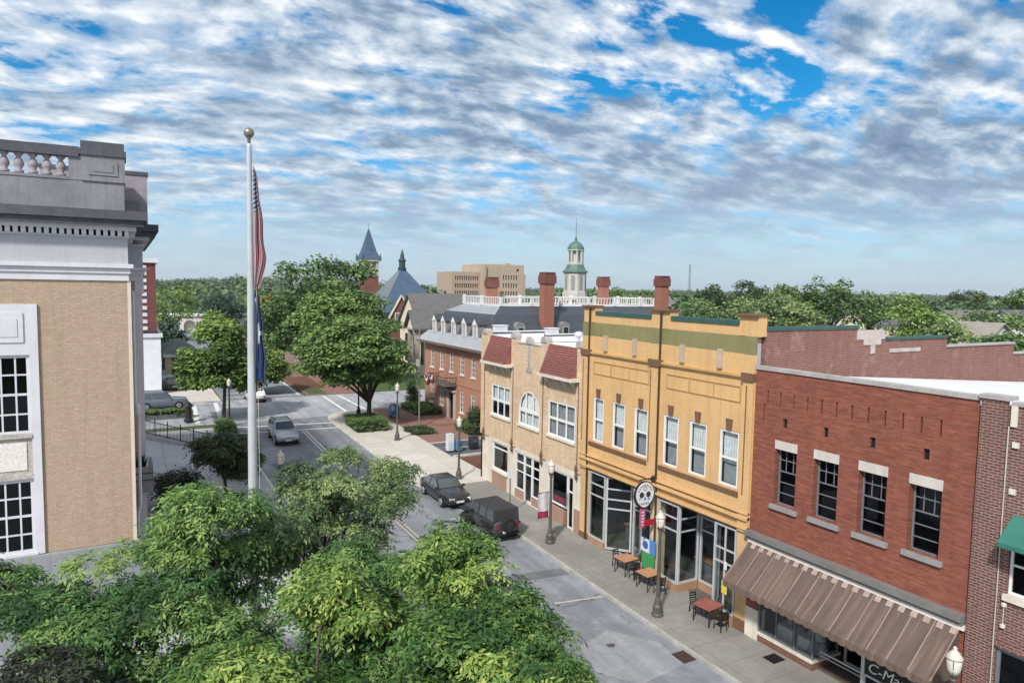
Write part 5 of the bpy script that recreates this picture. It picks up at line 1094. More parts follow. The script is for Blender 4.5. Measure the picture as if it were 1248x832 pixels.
# ================================================================ STREET LAMPS
M_POLE = mat('lamp_post_paint', (.085, .082, .075), .5, .3, 3); M_GLOBE = mat('opal_lamp_glass', (.62, .59, .52), .3, .12, 4)
def lamp(label, x, y, z, h=4.35, base=True, pole=M_POLE):
    t = thing('street_lamp', label, 'street lamp', (x, y, z), 0, 'street lamps along the pavement')
    s = MB(); s.lathe(x, y, [(.26, 0), (.26, .12), (.20, .18), (.21, .45), (.14, .55), (.12, .75), (.085, .85)], 16, 0, z); s.build('base', pole, t)
    s = MB(); N = 20; s.loft([[(x+(r*(1-.10*(k % 2)))*math.cos(k*2*math.pi/N), y+(r*(1-.10*(k % 2)))*math.sin(k*2*math.pi/N), z+zz) for k in range(N)] for r, zz in ((.085, .85), (.062, h-.95))]); s.lathe(x, y, [(.07, h-.95), (.10, h-.90), (.07, h-.86), (.12, h-.78), (.15, h-.74)], 14, 0, z); s.build('pole', pole, t)
    s = MB(); s.lathe(x, y, [(.12, h-.74), (.17, h-.6), (.195, h-.42), (.19, h-.30), (.15, h-.26)], 16, 0, z); o = s.build('lantern', M_GLOBE, t, smooth=True)
    s = MB(); s.lathe(x, y, [(.21, h-.30), (.22, h-.26), (.17, h-.20), (.12, h-.12), (.07, h-.08), (.05, h-.03), (.06, h), (.01, h+.05)], 16, 0, z); s.build('cap', mat('pale_lantern_cap', (.52, .50, .45), .5, .15, 5), o, smooth=True)
    s = MB()
    for k in range(4):
        a = k*math.pi/2+.4; s.tube([(x+.125*math.cos(a), y+.125*math.sin(a), z+h-.74), (x+.20*math.cos(a), y+.20*math.sin(a), z+h-.42), (x+.195*math.cos(a), y+.195*math.sin(a), z+h-.29)], .012, 5)
    s.build('lantern_rib', pole, o); return t
lamp('lamp post between the second and third cafe tables, in front of the yellow building', 19.78, 22.22, 0, 4.62)
lamp('lamp post carrying a crimson and white banner outside the cream brick row', 19.88, 31.08, zg(31), 4.55)
lamp('lamp post on the pavement right behind the black sedan', 20.31, 43.79, zg(43.8), 4.4)
lamp('lamp post by the blue letter box beside the clipped hedge under the round tree', 20.19, 56.11, zg(56), 4.9)
lamp('cream lantern lamp at the lower right by the end of the brown awning', 19.6, 10.05, 0, 4.42)
lamp('lamp half hidden in the leaves to the right of the flagpole', 6.9, 36.8, zg(36.8), 5.0)
lamp('black lamp post under the tree left of the flagpole by the crossing', 8.15, 67.0, zg(66.5), 4.3, pole=M_BLK)
lamp('black lamp post with a wide foot left of the hedged tree at the junction', 20.27, 67.6, zg(67.6), 4.9, pole=M_BLK)
t = thing('banner', 'crimson and pale grey banner hung from the lamp post by the cream row', 'banner', (19.6, 31.08, 1.9))
for nm, z0, z1, mm in (('upper_cloth', 2.05, 3.05, mat('pale_banner', (.52, .50, .52), .8, .25, 3)), ('lower_cloth', 1.7, 2.05, mat('crimson_banner', (.30, .02, .07), .8, .2, 3))):
    s = MB(); n = 8
    s.loft([[(19.1+.68*k/n, 31.08+.04*math.sin(k*.9), z0) for k in range(n+1)]+[(19.1+.68*k/n, 31.1+.04*math.sin(k*.9), z0) for k in range(n, -1, -1)], [(19.1+.68*k/n, 31.08+.04*math.sin(k*.9+.6), z1) for k in range(n+1)]+[(19.1+.68*k/n, 31.1+.04*math.sin(k*.9+.6), z1) for k in range(n, -1, -1)]]); s.build(nm, mm, t)
s = MB(); s.tube([(19.05, 31.09, 3.07), (19.88, 31.09, 3.07)], .02, 6); s.tube([(19.05, 31.09, 1.69), (19.88, 31.09, 1.69)], .02, 6); s.build('arm', M_POLE, t)
t = thing('sign_post', 'slim grey pole with a box at mid height in a hedge bed by the mansion', 'pole', (23.75, 60.05, .85))
s = MB(); s.tube([(23.75, 60.05, .85), (23.72, 60.05, 10.6)], [.075, .06], 8); s.build('pole', mat('grey_wood_pole', (.20, .185, .17), .85), t); s = MB(); s.box(23.45, 23.68, 59.9, 60.2, 6.0, 7.2); s.build('box', M_STONE, t)
t = thing('sign_post', 'thin grey sign pole on the pavement behind the off-roader', 'pole', (20.0, 35.8, zg(35.8)))
s = MB(); s.tube([(20.0, 35.8, zg(35.8)), (20.0, 35.8, 3.1)], .035, 6); s.build('post', M_POLE, t); s = MB(); s.box(19.82, 20.18, 35.76, 35.79, 2.6, 3.1); s.build('plate', M_PLATE, t)
# ================================================================ FLAGPOLE AND FLAGS
PX, PY = 3.62, 24.0
fp = thing('flagpole', 'tall white tapered flagpole with a ball finial rising from the trees', 'flagpole', (PX, PY, 0))
s = MB(); s.lathe(PX, PY, [(.175, 0), (.158, 6), (.125, 12), (.075, 18.3), (.075, 18.42)], 18); s.build('pole', mat('white_pole_paint', (.44, .46, .49), .4, .15, 1.2, streak=.3), fp, smooth=True)
s = MB(); s.lathe(PX, PY, [(.02, 18.42), (.05, 18.44), (.05, 18.58), (.09, 18.6)]+[(.165*math.sin(math.pi*k/10), 18.76-.165*math.cos(math.pi*k/10)) for k in range(1, 10)], 18); s.build('finial', mat('old_brass_ball', (.28, .25, .21), .35, .3, 5, metal=.6), fp, smooth=True)
s = MB(); s.tube([(PX+.14, PY-.09, 18.3), (PX+.2, PY-.11, 6)], .008, 4); s.build('halyard', M_CREAMP, fp)
def flag_mat(kind):
    m, t = base_mat(kind); a = t.n('ShaderNodeUVMap').outputs[0]; s = t.sep(a)
    if kind == 'striped_flag':
        st = t.math('FLOOR', t.math('MODULO', t.math('MULTIPLY', s[1], 13.0), 2.0)); c = t.mix(st, (.23, .012, .025), (.36, .33, .36))
        inn = t.math('MULTIPLY', t.math('LESS_THAN', s[0], .40), t.math('LESS_THAN', s[1], .62))
        vo = t.n('ShaderNodeTexVoronoi', inp={'Vector': t.combine(t.math('MULTIPLY', s[0], 26.), t.math('MULTIPLY', s[1], 17.)), 'Scale': 1.0, 'Randomness': 0.0})
        star = t.math('LESS_THAN', vo.outputs['Distance'], .26); c = t.mix(inn, c, t.mix(star, (.022, .028, .085), (.6, .6, .62)))
    else:
        c = t.mix(0.0, (.018, .040, .115), (0, 0, 0))
        def disc(x, y, r): return t.math('LESS_THAN', t.vmath('LENGTH', t.combine(t.math('SUBTRACT', s[0], x), t.math('SUBTRACT', s[1], y))) if False else t.n('ShaderNodeVectorMath', operation='LENGTH', inp={0: t.combine(t.math('SUBTRACT', s[0], x), t.math('SUBTRACT', s[1], y))}).outputs['Value'], r)
        cres = t.math('SUBTRACT', disc(.18, .22, .10), disc(.21, .19, .09), clamp=True); palm = t.math('ADD', disc(.5, .42, .13), t.math('MULTIPLY', t.math('LESS_THAN', t.math('ABSOLUTE', t.math('SUBTRACT', s[0], .5)), .025), t.math('LESS_THAN', t.math('ABSOLUTE', t.math('SUBTRACT', s[1], .65)), .2)), clamp=True)
        c = t.mix(t.math('ADD', cres, palm, clamp=True), c, (.55, .57, .60))
    finish(t, c, .8, spec=.2, **{'Sheen Weight': .2}); return m
def flag(name, label, ztop, length, wmax, mm, seed, canton):
    """limp flag: a long bundle of folds hanging beside the pole"""
    NS, NC = 60, 40; vs = []; uv = []
    for i in range(NS+1):
        q = i/NS; wd = .07+(wmax*(min(1.0, q/.72)**.75)*(1.0 if q < .72 else 1-.75*((q-.72)/.28)**2) if canton < .88 else wmax*(.25+.75*q**.8))*(1+.10*math.sin(q*17+seed))
        for j in range(NC+1):
            c = j/NC; f = math.sin(c*13+seed+q*2.2)*.5+math.sin(c*23+q*5+seed*2)*.16
            x = PX+.09+wd*c+.02*f; y = PY-.10+.11*f*(.35+.65*math.sin(math.pi*q))-.05*q
            z = ztop-length*q-(.16*c*(1-q))-.10*math.sin(c*6.5+seed)*q*q-.12*c*q**4
            vs.append((x, y, z)); uv.append((min(1, q*1.02+.06*c), .03+canton*c))
    me = bpy.data.meshes.new(name); fs = [(i*(NC+1)+j, (i+1)*(NC+1)+j, (i+1)*(NC+1)+j+1, i*(NC+1)+j+1) for i in range(NS) for j in range(NC)]
    L = Vector((PX+.3, PY-.1, ztop-length)); me.from_pydata([tuple(Vector(p)-L) for p in vs], [], fs)
    ul = me.uv_layers.new(name='UVMap')
    for lp in me.loops: ul.data[lp.index].uv = uv[lp.vertex_index]
    me.materials.append(mm); me.polygons.foreach_set('use_smooth', [True]*len(fs)); me.update()
    o = bpy.data.objects.new(name, me); C.objects.link(o); o.location = L; tag(o, label, 'flag'); sm = o.modifiers.new('thick', 'SOLIDIFY'); sm.thickness = .006
flag('flag', 'limp red and white striped flag with a starred canton high on the flagpole', 17.75, 3.8, .29, flag_mat('striped_flag'), 1.0, .85)
flag('flag', 'limp navy blue flag with pale emblem hanging below the striped flag', 13.75, 2.95, .30, flag_mat('navy_flag'), 2.2, .9)
# ================================================================ CAFE TABLES AND CHAIRS
M_IRON = mat('black_iron', (.015, .015, .016), .5, .3, 6); M_TOP = mat('orange_wood_top', (.42, .215, .115), .55, .3, 3, fine=12); M_TOPR = mat('red_wood_top', (.27, .095, .075), .55, .35, 3, fine=12)
def table(label, x, y, rz, top, sx=.46, sy=.42):
    z = zg(y); t = thing('cafe_table', label, 'table', (0, 0, 0), 0, 'cafe tables on the pavement')
    s = MB(); s.box(-sx, sx, -sy, sy, .73, .77); s.build('tabletop', top, t, bevel=.012)
    s = MB(); s.box(-sx+.04, sx-.04, -sy+.04, sy-.04, .68, .728); s.build('apron', M_IRON, t)
    for a in (-1, 1):
        for b in (-1, 1): s = MB(); s.bar((a*(sx-.06), b*(sy-.06), 0), (a*(sx-.07), b*(sy-.07), .70), .045); s.build('leg', M_IRON, t)
    t.location = (x, y, z); t.rotation_euler = (0, 0, rz)
def chair_proto():
    t = thing('cafe_chair', 'black metal cafe chair', 'chair', (0, 0, 0), 0, 'cafe chairs on the pavement')
    s = MB(); s.box(-.19, .19, -.19, .19, .43, .46); s.build('seat', M_IRON, t, bevel=.015)
    for a in (-1, 1):
        s = MB(); s.bar((a*.17, .17, 0), (a*.165, .165, .43), .035); s.build('leg', M_IRON, t)
        s = MB(); s.bar((a*.18, -.22, 0), (a*.165, -.17, .43), .035); s.build('leg', M_IRON, t)
    s = MB()
    for a in (-1, 1): s.bar((a*.165, -.18, .45), (a*.16, -.24, .84), .03)
    for z in (.62, .72, .82): s.bar((-.16, -.215-.03*(z-.6)/.2, z), (.16, -.215-.03*(z-.6)/.2, z), .03, .05)
    s.build('backrest', M_IRON, t); return t
table('orange topped cafe table farthest up the street, beside the yellow building entry', 21.25, 26.25, rad(6), M_TOP)
table('orange topped cafe table just behind the lamp post at the yellow building', 21.15, 24.45, rad(4), M_TOP)
table('dark red topped cafe table nearest the brown awning', 21.35, 20.85, rad(8), M_TOPR, .5, .46)
ch = chair_proto(); first = True
for x, y, a, lb in ((21.3, 26.95, 180, 'black cafe chair at the far side of the first orange table'), (21.2, 25.55, 0, 'black cafe chair between the two orange tables, facing the farther one'),
                    (21.2, 25.12, 180, 'black cafe chair between the two orange tables, facing the nearer one'), (21.2, 23.75, 5, 'black cafe chair on the near side of the second orange table, behind the lamp'),
                    (21.42, 21.62, 178, 'black cafe chair at the far side of the red table'), (21.3, 20.1, 3, 'black cafe chair on the near side of the red table'),
                    (21.78, 20.35, 40, 'black cafe chair askew between the red table and the shop window')):
    if first: ch.location = (x, y, zg(y)); ch.rotation_euler = (0, 0, rad(a)); ch['label'] = lb; first = False
    else: dup(ch, (x, y, zg(y)), rad(a), lb)
# ================================================================ SIGNS
t = thing('hanging_sign', 'round hanging sign with a white decorated skull over the cafe pavement', 'sign', (21.4, 25.0, 4.4))
def disc_y(s, x, z, rx, rz, y0, y1, N=24, sk=0.0): s.loft([[(x+rx*math.cos(k*2*math.pi/N), y, z+rz*math.sin(k*2*math.pi/N)) for k in range(N)] for y in (y0, y1)])
sx, sz, sy = 21.2, 4.38, 25.0
s = MB(); disc_y(s, sx, sz, .60, .66, sy-.05, sy+.05); s.build('board', mat('black_sign_face', (.02, .02, .022), .5), t)
s = MB(); disc_y(s, sx, sz+.04, .53, .57, sy-.062, sy+.062); disc_y(s, sx, sz-.28, .34, .30, sy-.061, sy+.061); s.build('skull_face', mat('white_sign_face', (.62, .63, .66), .5, .12, 5), t)
s = MB()
for dx in (-.20, .20): disc_y(s, sx+dx, sz+.02, .13, .14, sy-.072, sy+.072)
s.poly((sx-.07, sy-.07, sz-.22), (sx+.07, sy-.07, sz-.22), (sx, sy-.07, sz-.07))
for k in range(5): s.box(sx-.2+k*.1-.008, sx-.2+k*.1+.008, sy-.07, sy+.07, sz-.46, sz-.34)
s.box(sx-.24, sx+.24, sy-.071, sy+.071, sz-.41, sz-.395)
for k in range(9): a = math.pi*(.12+.76*k/8); disc_y(s, sx+.40*math.cos(a), sz+.06+.42*math.sin(a), .035, .035, sy-.07, sy+.07, 10)
for k in range(6): a = k*math.pi/3; disc_y(s, sx+.09*math.cos(a), sz+.32+.09*math.sin(a), .03, .03, sy-.07, sy+.07, 8)
s.build('skull_markings', mat('dark_sign_ink', (.03, .03, .035), .5), t)
s = MB(); disc_y(s, sx+.22, sz-.2, .07, .06, sy-.069, sy+.069, 12); disc_y(s, sx-.3, sz-.15, .05, .05, sy-.069, sy+.069, 12); s.build('blue_petal', mat('blue_sign_ink', (.12, .25, .45), .5), t)
s = MB(); s.tube([(22.0, 25.1, 5.1), (20.9, 25.02, 5.1)], .03, 6); s.tube([(21.0, 25.0, 5.1), (21.0, 25.0, 4.95)], .015, 5); s.tube([(21.4, 25.0, 5.1), (21.4, 25.0, 4.95)], .015, 5); s.lathe(21.85, 25.15, [(.02, 4.85), (.14, 4.95), (.12, 5.1), (.02, 5.2)], 10); s.build('bracket', M_IRON, t)
t = thing('blade_sign', 'narrow pink vertical sign with a red arrow box below the skull sign', 'sign', (21.3, 25.0, 2.9))
s = MB(); s.box(20.98, 21.28, 24.97, 25.03, 2.82, 3.72); s.build('board', mat('pink_sign', (.42, .10, .20), .5, .15, 4), t)
s = MB(); s.box(21.2, 21.95, 24.96, 25.04, 2.86, 3.14); s.build('red_box', mat('red_sign', (.36, .015, .03), .5), t)
s = MB(); 
for k in range(5): s.box(21.05, 21.2, 24.955, 25.045, 2.92+.15*k, 2.99+.15*k)
s.build('lettering', mat('pale_sign_strokes', (.6, .5, .55), .6), t)
t = thing('a_frame_sign', 'green and blue poster board standing against the cafe window', 'sign', (21.85, 25.3, .1))
for nm, a, b, z0, z1, mm in (('green_panel', 24.85, 25.75, .55, 1.35, (.05, .26, .09)), ('blue_panel', 24.8, 25.2, 1.36, 2.05, (.07, .22, .48)), ('white_panel', 25.21, 25.85, 1.36, 2.0, (.55, .60, .66))):
    s = MB(); s.box(21.80, 21.84, a, b, z0, z1); s.build(nm, mat(nm+'_ink', mm, .5, .3, 5), t)
s = MB(); disc_y(s, 0, 0, .2, .2, 0, .02, 16); s.v = [(21.795+p[1]*.2, 25.5+p[0], 1.7+p[2]) for p in s.v]; s.build('blue_emblem', mat('deep_blue_ink', (.05, .10, .42), .5), t)
s = MB(); s.bar((21.86, 24.9, .1), (21.86, 24.9, 1.9), .04); s.bar((21.86, 25.7, .1), (21.86, 25.7, 1.9), .04); s.build('frame', M_IRON, t)
s = MB(); s.box(21.985, 21.995, 20.45, 20.75, 1.2, 1.75); tag(s.build('window_notice', mat('yellow_notice', (.62, .50, .08), .6), None, cat='notice', label='yellow notice on the right hand cafe window above the red table'))
s = MB(); s.box(21.985, 21.995, 20.5, 20.65, 2.25, 2.6); tag(s.build('window_notice', M_PLATE, None, cat='notice', label='small white notice on glass right of the cafe door'))
# ================================================================ STREET FURNITURE by the side lot and mansion
t = thing('letter_box', 'blue and white wrapped letter box standing on the brick plaza by the lamp', 'letter box', (23.1, 65.1, 1.0))
s = MB(); N = 10; pr = [(-.42, .25), (.42, .25), (.42, .95)]+[(.42*math.cos(math.pi*k/N), .95+.40*math.sin(math.pi*k/N)) for k in range(N+1)]+[(-.42, .95)]; s.prism(pr, lambda a, b, h: (23.1+a, h, 1.0+b), 64.75, 65.45); s.build('body', mat('blue_wrap', (.045, .20, .42), .4, .5, 2, fine=5), t)
s = MB(); s.box(22.7, 23.0, 64.735, 64.748, 1.7, 2.2); s.build('white_patch', mat('white_wrap', (.55, .62, .66), .5, .3, 4), t)
for x in (22.75, 23.45): s = MB(); s.box(x-.05, x+.05, 64.8, 65.4, 1.0, 1.26); s.build('leg', M_BLK, t)
for i, (x, y, wd, hh, mm, lb) in enumerate(((22.75, 50.8, .28, 1.5, (.50, .56, .60), 'tall pale blue newspaper box at the driveway edge'), (23.45, 50.7, .25, .95, (.06, .22, .42), 'low blue newspaper box beside the pale one at the driveway'), (24.9, 50.9, .36, 1.05, (.02, .03, .05), 'black litter bin standing alone on the driveway'))):
    z = zg(y)-.02; t = thing('newspaper_box' if i < 2 else 'litter_bin', lb, 'newspaper box' if i < 2 else 'litter bin', (x, y, z))
    s = MB(); s.box(x-wd, x+wd, y-.25, y+.25, z+.12, z+hh); s.build('body', mat('box_paint_%s' % 'abc'[i], mm, .45, .25, 4), t, bevel=.04)
    s = MB(); s.box(x-wd+.05, x+wd-.05, y-.262, y-.251, z+hh*.55, z+hh*.9); s.build('window', M_CGLASS if i else M_PLATE, t); s = MB(); s.box(x-wd+.04, x+wd-.04, y-.2, y+.2, z, z+.12); s.build('foot', M_BLK, t)
t = thing('small_sign', 'small red and white sign on a stick above the newspaper boxes', 'sign', (23.2, 51.3, .65)); s = MB(); s.tube([(23.2, 51.3, .65), (23.2, 51.3, 2.1)], .025, 5); s.build('post', M_POLE, t); s = MB(); s.box(23.05, 23.35, 51.27, 51.29, 1.6, 2.1); s.build('plate', mat('faded_red_plate', (.33, .10, .10), .6), t)
s = MB(); s.box(21.15, 21.8, 17.2, 17.75, .003, .012); s.build('pavement_grate', mat('black_grate', (.006, .006, .007), .7), kind='structure')
s = MB(); s.box(18.3, 18.925, 18.95, 19.7, -.14, -.105); s.build('gutter_drain', mat('rusty_drain', (.045, .028, .022), .9, .5, 6), kind='structure')
for x, y, r in ((15.2, 27.3, .32), (16.6, 21.3, .18), (14.2, 45, .34)):
    s = MB(); s.lathe(x, y, [(r, 0), (r, .006)], 18, 0, zg(y)-.118); s.build('manhole_cover', mat('iron_cover', (.075, .07, .07), .6, .4, 6), kind='structure')
# railing and low wall at the far left plaza
t = thing('railing', 'black iron picket railing descending beside the left plaza steps', 'railing', (3, 63.5, .9))
s = MB(); P0_, P1_ = Vector((-.6, 67.0, zg(67)+.55)), Vector((5.6, 58.8, zg(58.8)+.1)); n = 64
for k in range(n+1):
    p = P0_.lerp(P1_, k/n); s.bar(p, p+Vector((0, 0, 1.15)), .03)
    if k % 9 == 0: s.bar(p, p+Vector((0, 0, 1.4)), .08)
for q in (.12, 1.1): s.bar(P0_+Vector((0, 0, q)), P1_+Vector((0, 0, q)), .05)
s.build('pickets', M_IRON, t)
s = MB(); a, b = P0_, P1_; nn = Vector((.2, .15, 0)); s.loft([[a-nn, a+nn, a+nn-Vector((0, 0, .9)), a-nn-Vector((0, 0, .9))], [b-nn, b+nn, b+nn-Vector((0, 0, .9)), b-nn-Vector((0, 0, .9))]]); s.build('kerb_wall', M_TILE, t)
t = thing('garden_wall', 'low stone wall topped by a hedge in front of the dark blue car', 'wall', (2, 73.4, 1)); s = MB(); s.box(-6, 5.0, 72.6, 73.3, .9, 1.45); s.box(5.0, 5.6, 72.5, 73.4, .9, 1.7); s.build('stone', mat('dark_stone_wall', (.10, .105, .11), .85, .3), t)
t = thing('pedestal', 'dark bronze pedestal at the end of the low stone wall', 'pedestal', (5.0, 70.2, 1.1)); s = MB(); s.lathe(5.0, 70.2, [(.4, 1.1), (.4, 1.3), (.28, 1.4), (.28, 2.4), (.4, 2.5), (.3, 2.7), (.05, 3.0)], 10); s.build('body', M_BLK, t)
t = thing('tan_hut', 'small tan building with a green grey roof on the pale lot', 'building', (6.2, 102, 1.4))
s = MB(); s.box(4.4, 8.0, 98, 107, 1.3, 4.9); s.build('wall', mat('tan_stucco', (.42, .34, .22), .85), t); s = MB(); s.loft([[(4.0, 97.5, 4.9), (8.5, 97.5, 4.9), (8.5, 107.5, 4.9), (4.0, 107.5, 4.9)], [(4.4, 98, 5.3), (8, 98, 5.3), (8, 107, 5.3), (4.4, 107, 5.3)], [(5.8, 101, 6.3), (6.6, 101, 6.3), (6.6, 104, 6.3), (5.8, 104, 6.3)]]); s.build('roof', mat('green_grey_roof', (.13, .16, .14), .8), t)
s = MB(); s.box(5.2, 7.2, 97.95, 98, 1.6, 3.6); s.box(5.2, 7.2, 97.9, 97.95, 3.9, 4.3); s.build('window', M_DARKIN, t); s = MB(); s.box(4.2, 8.2, 97.7, 97.9, 4.4, 4.9); s.build('fascia', M_STW, t)
# ================================================================ TREES
def leafmesh(name, mm, parent, clumps, per, spray, nleaf, ll, lw, flat=.65, droop=.5, seed=1, zlo=-.45, up=.15, jit=.18, wild=.85, sizejit=.5, label=None, cat=None, group=None, kind=None):
    """many small leaf faces: every clump (centre, radius, tint) carries sprays of leaflets that arch outwards and droop"""
    rg = np.random.default_rng(seed)
    cc = np.array([c[0] for c in clumps], float); rr = np.array([c[1] for c in clumps], float); tt = np.array([c[2] for c in clumps], float)
    wgt = rr**2; cnt = np.maximum(3, (per*wgt/wgt.mean()).astype(int)); idx = np.repeat(np.arange(len(cc)), cnt); S = len(idx)
    z = rg.uniform(zlo, 1, S); a = rg.uniform(0, 2*np.pi, S); h = np.sqrt(1-np.minimum(1, z*z))
    dr = np.stack([h*np.cos(a), h*np.sin(a), z], 1); rad_ = rr[idx]*(.35+.65*rg.uniform(0, 1, S)**.5)
    p = cc[idx]+dr*rad_[:, None]*np.array([1, 1, flat])
    az = a+rg.normal(0, wild, S); d0 = np.stack([np.cos(az), np.sin(az), np.full(S, up)+.5*z*rg.uniform(.2, 1, S)+rg.normal(0, .3, S)], 1); d0 /= np.linalg.norm(d0, axis=1)[:, None]
    L = spray*rg.uniform(1-sizejit, 1+sizejit, S)
    t = (np.arange(nleaf)+.6)/nleaf; side = np.where(np.arange(nleaf) % 2 == 0, 1., -1.)
    if nleaf == 1: side = np.zeros(1)
    pos = p[:, None, :]+d0[:, None, :]*(L[:, None]*t)[..., None]; pos[..., 2] -= droop*(L[:, None]*t*t)
    perp = np.stack([-d0[:, 1], d0[:, 0], np.zeros(S)], 1); perp /= np.linalg.norm(perp, axis=1)[:, None]
    ld = d0[:, None, :]*.6+perp[:, None, :]*(side*.75)[None, :, None]+rg.normal(0, .28, (S, nleaf, 3)); ld[..., 2] -= .25+droop*t
    ld /= np.linalg.norm(ld, axis=2)[..., None]
    upv = np.zeros_like(ld); upv[..., 2] = 1; upv += rg.normal(0, .45, ld.shape)+dr[:, None, :]*.5
    wv = np.cross(ld, upv); wv /= np.maximum(1e-6, np.linalg.norm(wv, axis=2))[..., None]
    sz = rg.uniform(1-sizejit, 1+sizejit, (S, nleaf))[..., None]
    v = np.stack([pos, pos+ld*ll*.45*sz+wv*lw*.5*sz, pos+ld*ll*sz, pos+ld*ll*.5*sz-wv*lw*.5*sz], 2).reshape(-1, 3)
    tint = np.clip(tt[idx]+rg.normal(0, jit, S), 0, 1)[:, None]+rg.normal(0, .06, (S, nleaf)); tint = np.clip(np.repeat(tint.reshape(-1), 4), 0, 1)
    Lr = np.array(rootloc(parent)) if parent is not None else (np.array([cc[:, 0].mean(), cc[:, 1].mean(), v[:, 2].min()]) if cat else np.zeros(3))
    v = v-Lr; n = len(v); f = n//4
    me = bpy.data.meshes.new(name); me.vertices.add(n); me.vertices.foreach_set('co', v.astype(np.float32).ravel())
    me.loops.add(n); me.loops.foreach_set('vertex_index', np.arange(n, dtype=np.int32)); me.polygons.add(f); me.polygons.foreach_set('loop_start', np.arange(0, n, 4, dtype=np.int32))
    at = me.attributes.new('tint', 'FLOAT', 'POINT'); at.data.foreach_set('value', tint.astype(np.float32))
    me.materials.append(mm); me.update(calc_edges=True)
    o = bpy.data.objects.new(name, me); C.objects.link(o)
    if parent is not None: o.parent = parent
    else: o.location = Lr
    return tag(o, label, cat, group, kind)
def crown(rg, el, n, rc, tm, ts, zcut=-.7, shell=.55, ragged=1.4):
    """clump centres scattered through ellipsoids, denser near the outside"""
    out = []; vol = [e[3]*e[4]*e[5] for e in el]; tot = sum(v_**.75 for v_ in vol)
    for e, v_ in zip(el, vol):
        for _ in range(max(3, int(n*v_**.75/tot))):
            while True:
                q = [rg.uniform(-1, 1) for _ in range(3)]; r = math.sqrt(sum(k*k for k in q))
                if 1e-3 < r <= 1 and q[2] > zcut: break
            k = (shell+(1-shell)*rg.random())/max(r, 1e-3) if rg.random() < .75 else 1
            if rg.random() < .22: k *= rg.uniform(1.0, ragged)
            out.append(((e[0]+q[0]*k*e[3]*.88, e[1]+q[1]*k*e[4]*.88, e[2]+q[2]*k*e[5]*.88), rc*rg.uniform(.6, 1.35), tm+rg.gauss(0, ts)+(e[6] if len(e) > 6 else 0)))
    return out
M_BARK = mat('bark', (.085, .068, .055), .9, .4, 2.5, fine=18, bump=.8); M_BARKD = mat('dark_bark', (.035, .03, .027), .9, .4, 3, fine=18, bump=.8)
def trunk(t, x, y, z0, el, clumps, r, rg, limbs=16, fork=None, bark=None, stems=1):
    s = MB(); top = max(e[2] for e in el); zf = fork if fork is not None else z0+(top-z0)*.45
    fx, fy = x+rg.uniform(-.15, .15), y+rg.uniform(-.15, .15)
    s.tube([(x, y, z0-.1), (x+(fx-x)*.2, y, z0+.25), (x+(fx-x)*.6, y+(fy-y)*.6, (z0+zf)/2), (fx, fy, zf)], [r*1.5, r*1.1, r*.92, r*.8], 9)
    for c in rg.sample(clumps, min(limbs, len(clumps))):
        e = Vector(c[0]); b = Vector((fx, fy, zf-rg.uniform(0, .1)*(zf-z0))); m = b.lerp(e, .5)+Vector((rg.uniform(-.1, .1), rg.uniform(-.1, .1), .10))*(e-b).length
        s.tube([b, b.lerp(m, .5)+Vector((0, 0, .04)), m, m.lerp(e, .6), e], [r*.55, r*.42, r*.30, r*.18, r*.07], 6)
        for _ in range(2):
            d_ = Vector((rg.uniform(-1, 1), rg.uniform(-1, 1), rg.uniform(-.1, .7)))*c[1]*1.1; s.tube([m, m+d_*.6+Vector((0, 0, .06)), m+d_], [r*.2, r*.12, r*.04], 5)
    return s.build('trunk', bark or M_BARK, t, smooth=True)
def tree(label, x, y, el, mm, n=40, per=80, rc=.7, spray=.34, nleaf=7, ll=.15, lw=.055, seed=1, tm=.5, ts=.16, r=.13, z0=None, group=None, limbs=16, fork=None, bark=None, zcut=-.7, flat=.62, droop=.55, shell=.55, kind='tree', ragged=1.4):
    rg = random.Random(seed); z0 = zg(y) if z0 is None else z0
    t = thing(kind, label, 'tree', (x, y, z0), 0, group); cl = crown(rg, el, n, rc, tm, ts, zcut, shell, ragged)
    trunk(t, x, y, z0, el, cl, r, rg, limbs, fork, bark)
    leafmesh('crown', mm, t, cl, per, spray, nleaf, ll, lw, flat, droop, seed); return t
L_FG = leaf('street_leaf', (.024, .066, .024), (.092, .200, .062), (.27, .38, .12), .38)
L_YG = leaf('yellow_green_leaf', (.028, .080, .022), (.125, .235, .058), (.38, .46, .12), .38)
L_OL = leaf('olive_leaf', (0.041, 0.079, 0.038), (0.142, 0.218, 0.096), (0.312, 0.378, 0.156), .34)
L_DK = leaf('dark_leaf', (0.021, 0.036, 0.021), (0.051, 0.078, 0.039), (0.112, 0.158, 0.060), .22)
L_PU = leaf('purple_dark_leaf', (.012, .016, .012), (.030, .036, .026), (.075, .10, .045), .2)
L_MID = leaf('mid_leaf', (0.035, 0.075, 0.029), (0.116, 0.203, 0.065), (0.246, 0.355, 0.109), .3)
L_BR = leaf('bright_leaf', (0.049, 0.101, 0.029), (0.150, 0.240, 0.062), (0.286, 0.390, 0.111), .32)
L_BL = leaf('blue_green_leaf', (0.021, 0.046, 0.034), (0.052, 0.098, 0.065), (0.098, 0.156, 0.091), .25)
GF = 'street trees in front of the courthouse'
FGK = dict(nleaf=8, ll=.145, lw=.054, spray=.46, group=GF, flat=.45, droop=.5, zcut=-.8)
tree('dark purplish tree cut off by the bottom left corner', -1.6, 15.6, [(-1.8, 16.2, 5.0, 1.6, 1.5, 1.7), (-.6, 15.4, 4.0, 1.2, 1.2, 1.1, .1)], L_PU, 49, 71, 0.39, seed=11, tm=.45, ts=.2, r=.11, bark=M_BARKD, **FGK)
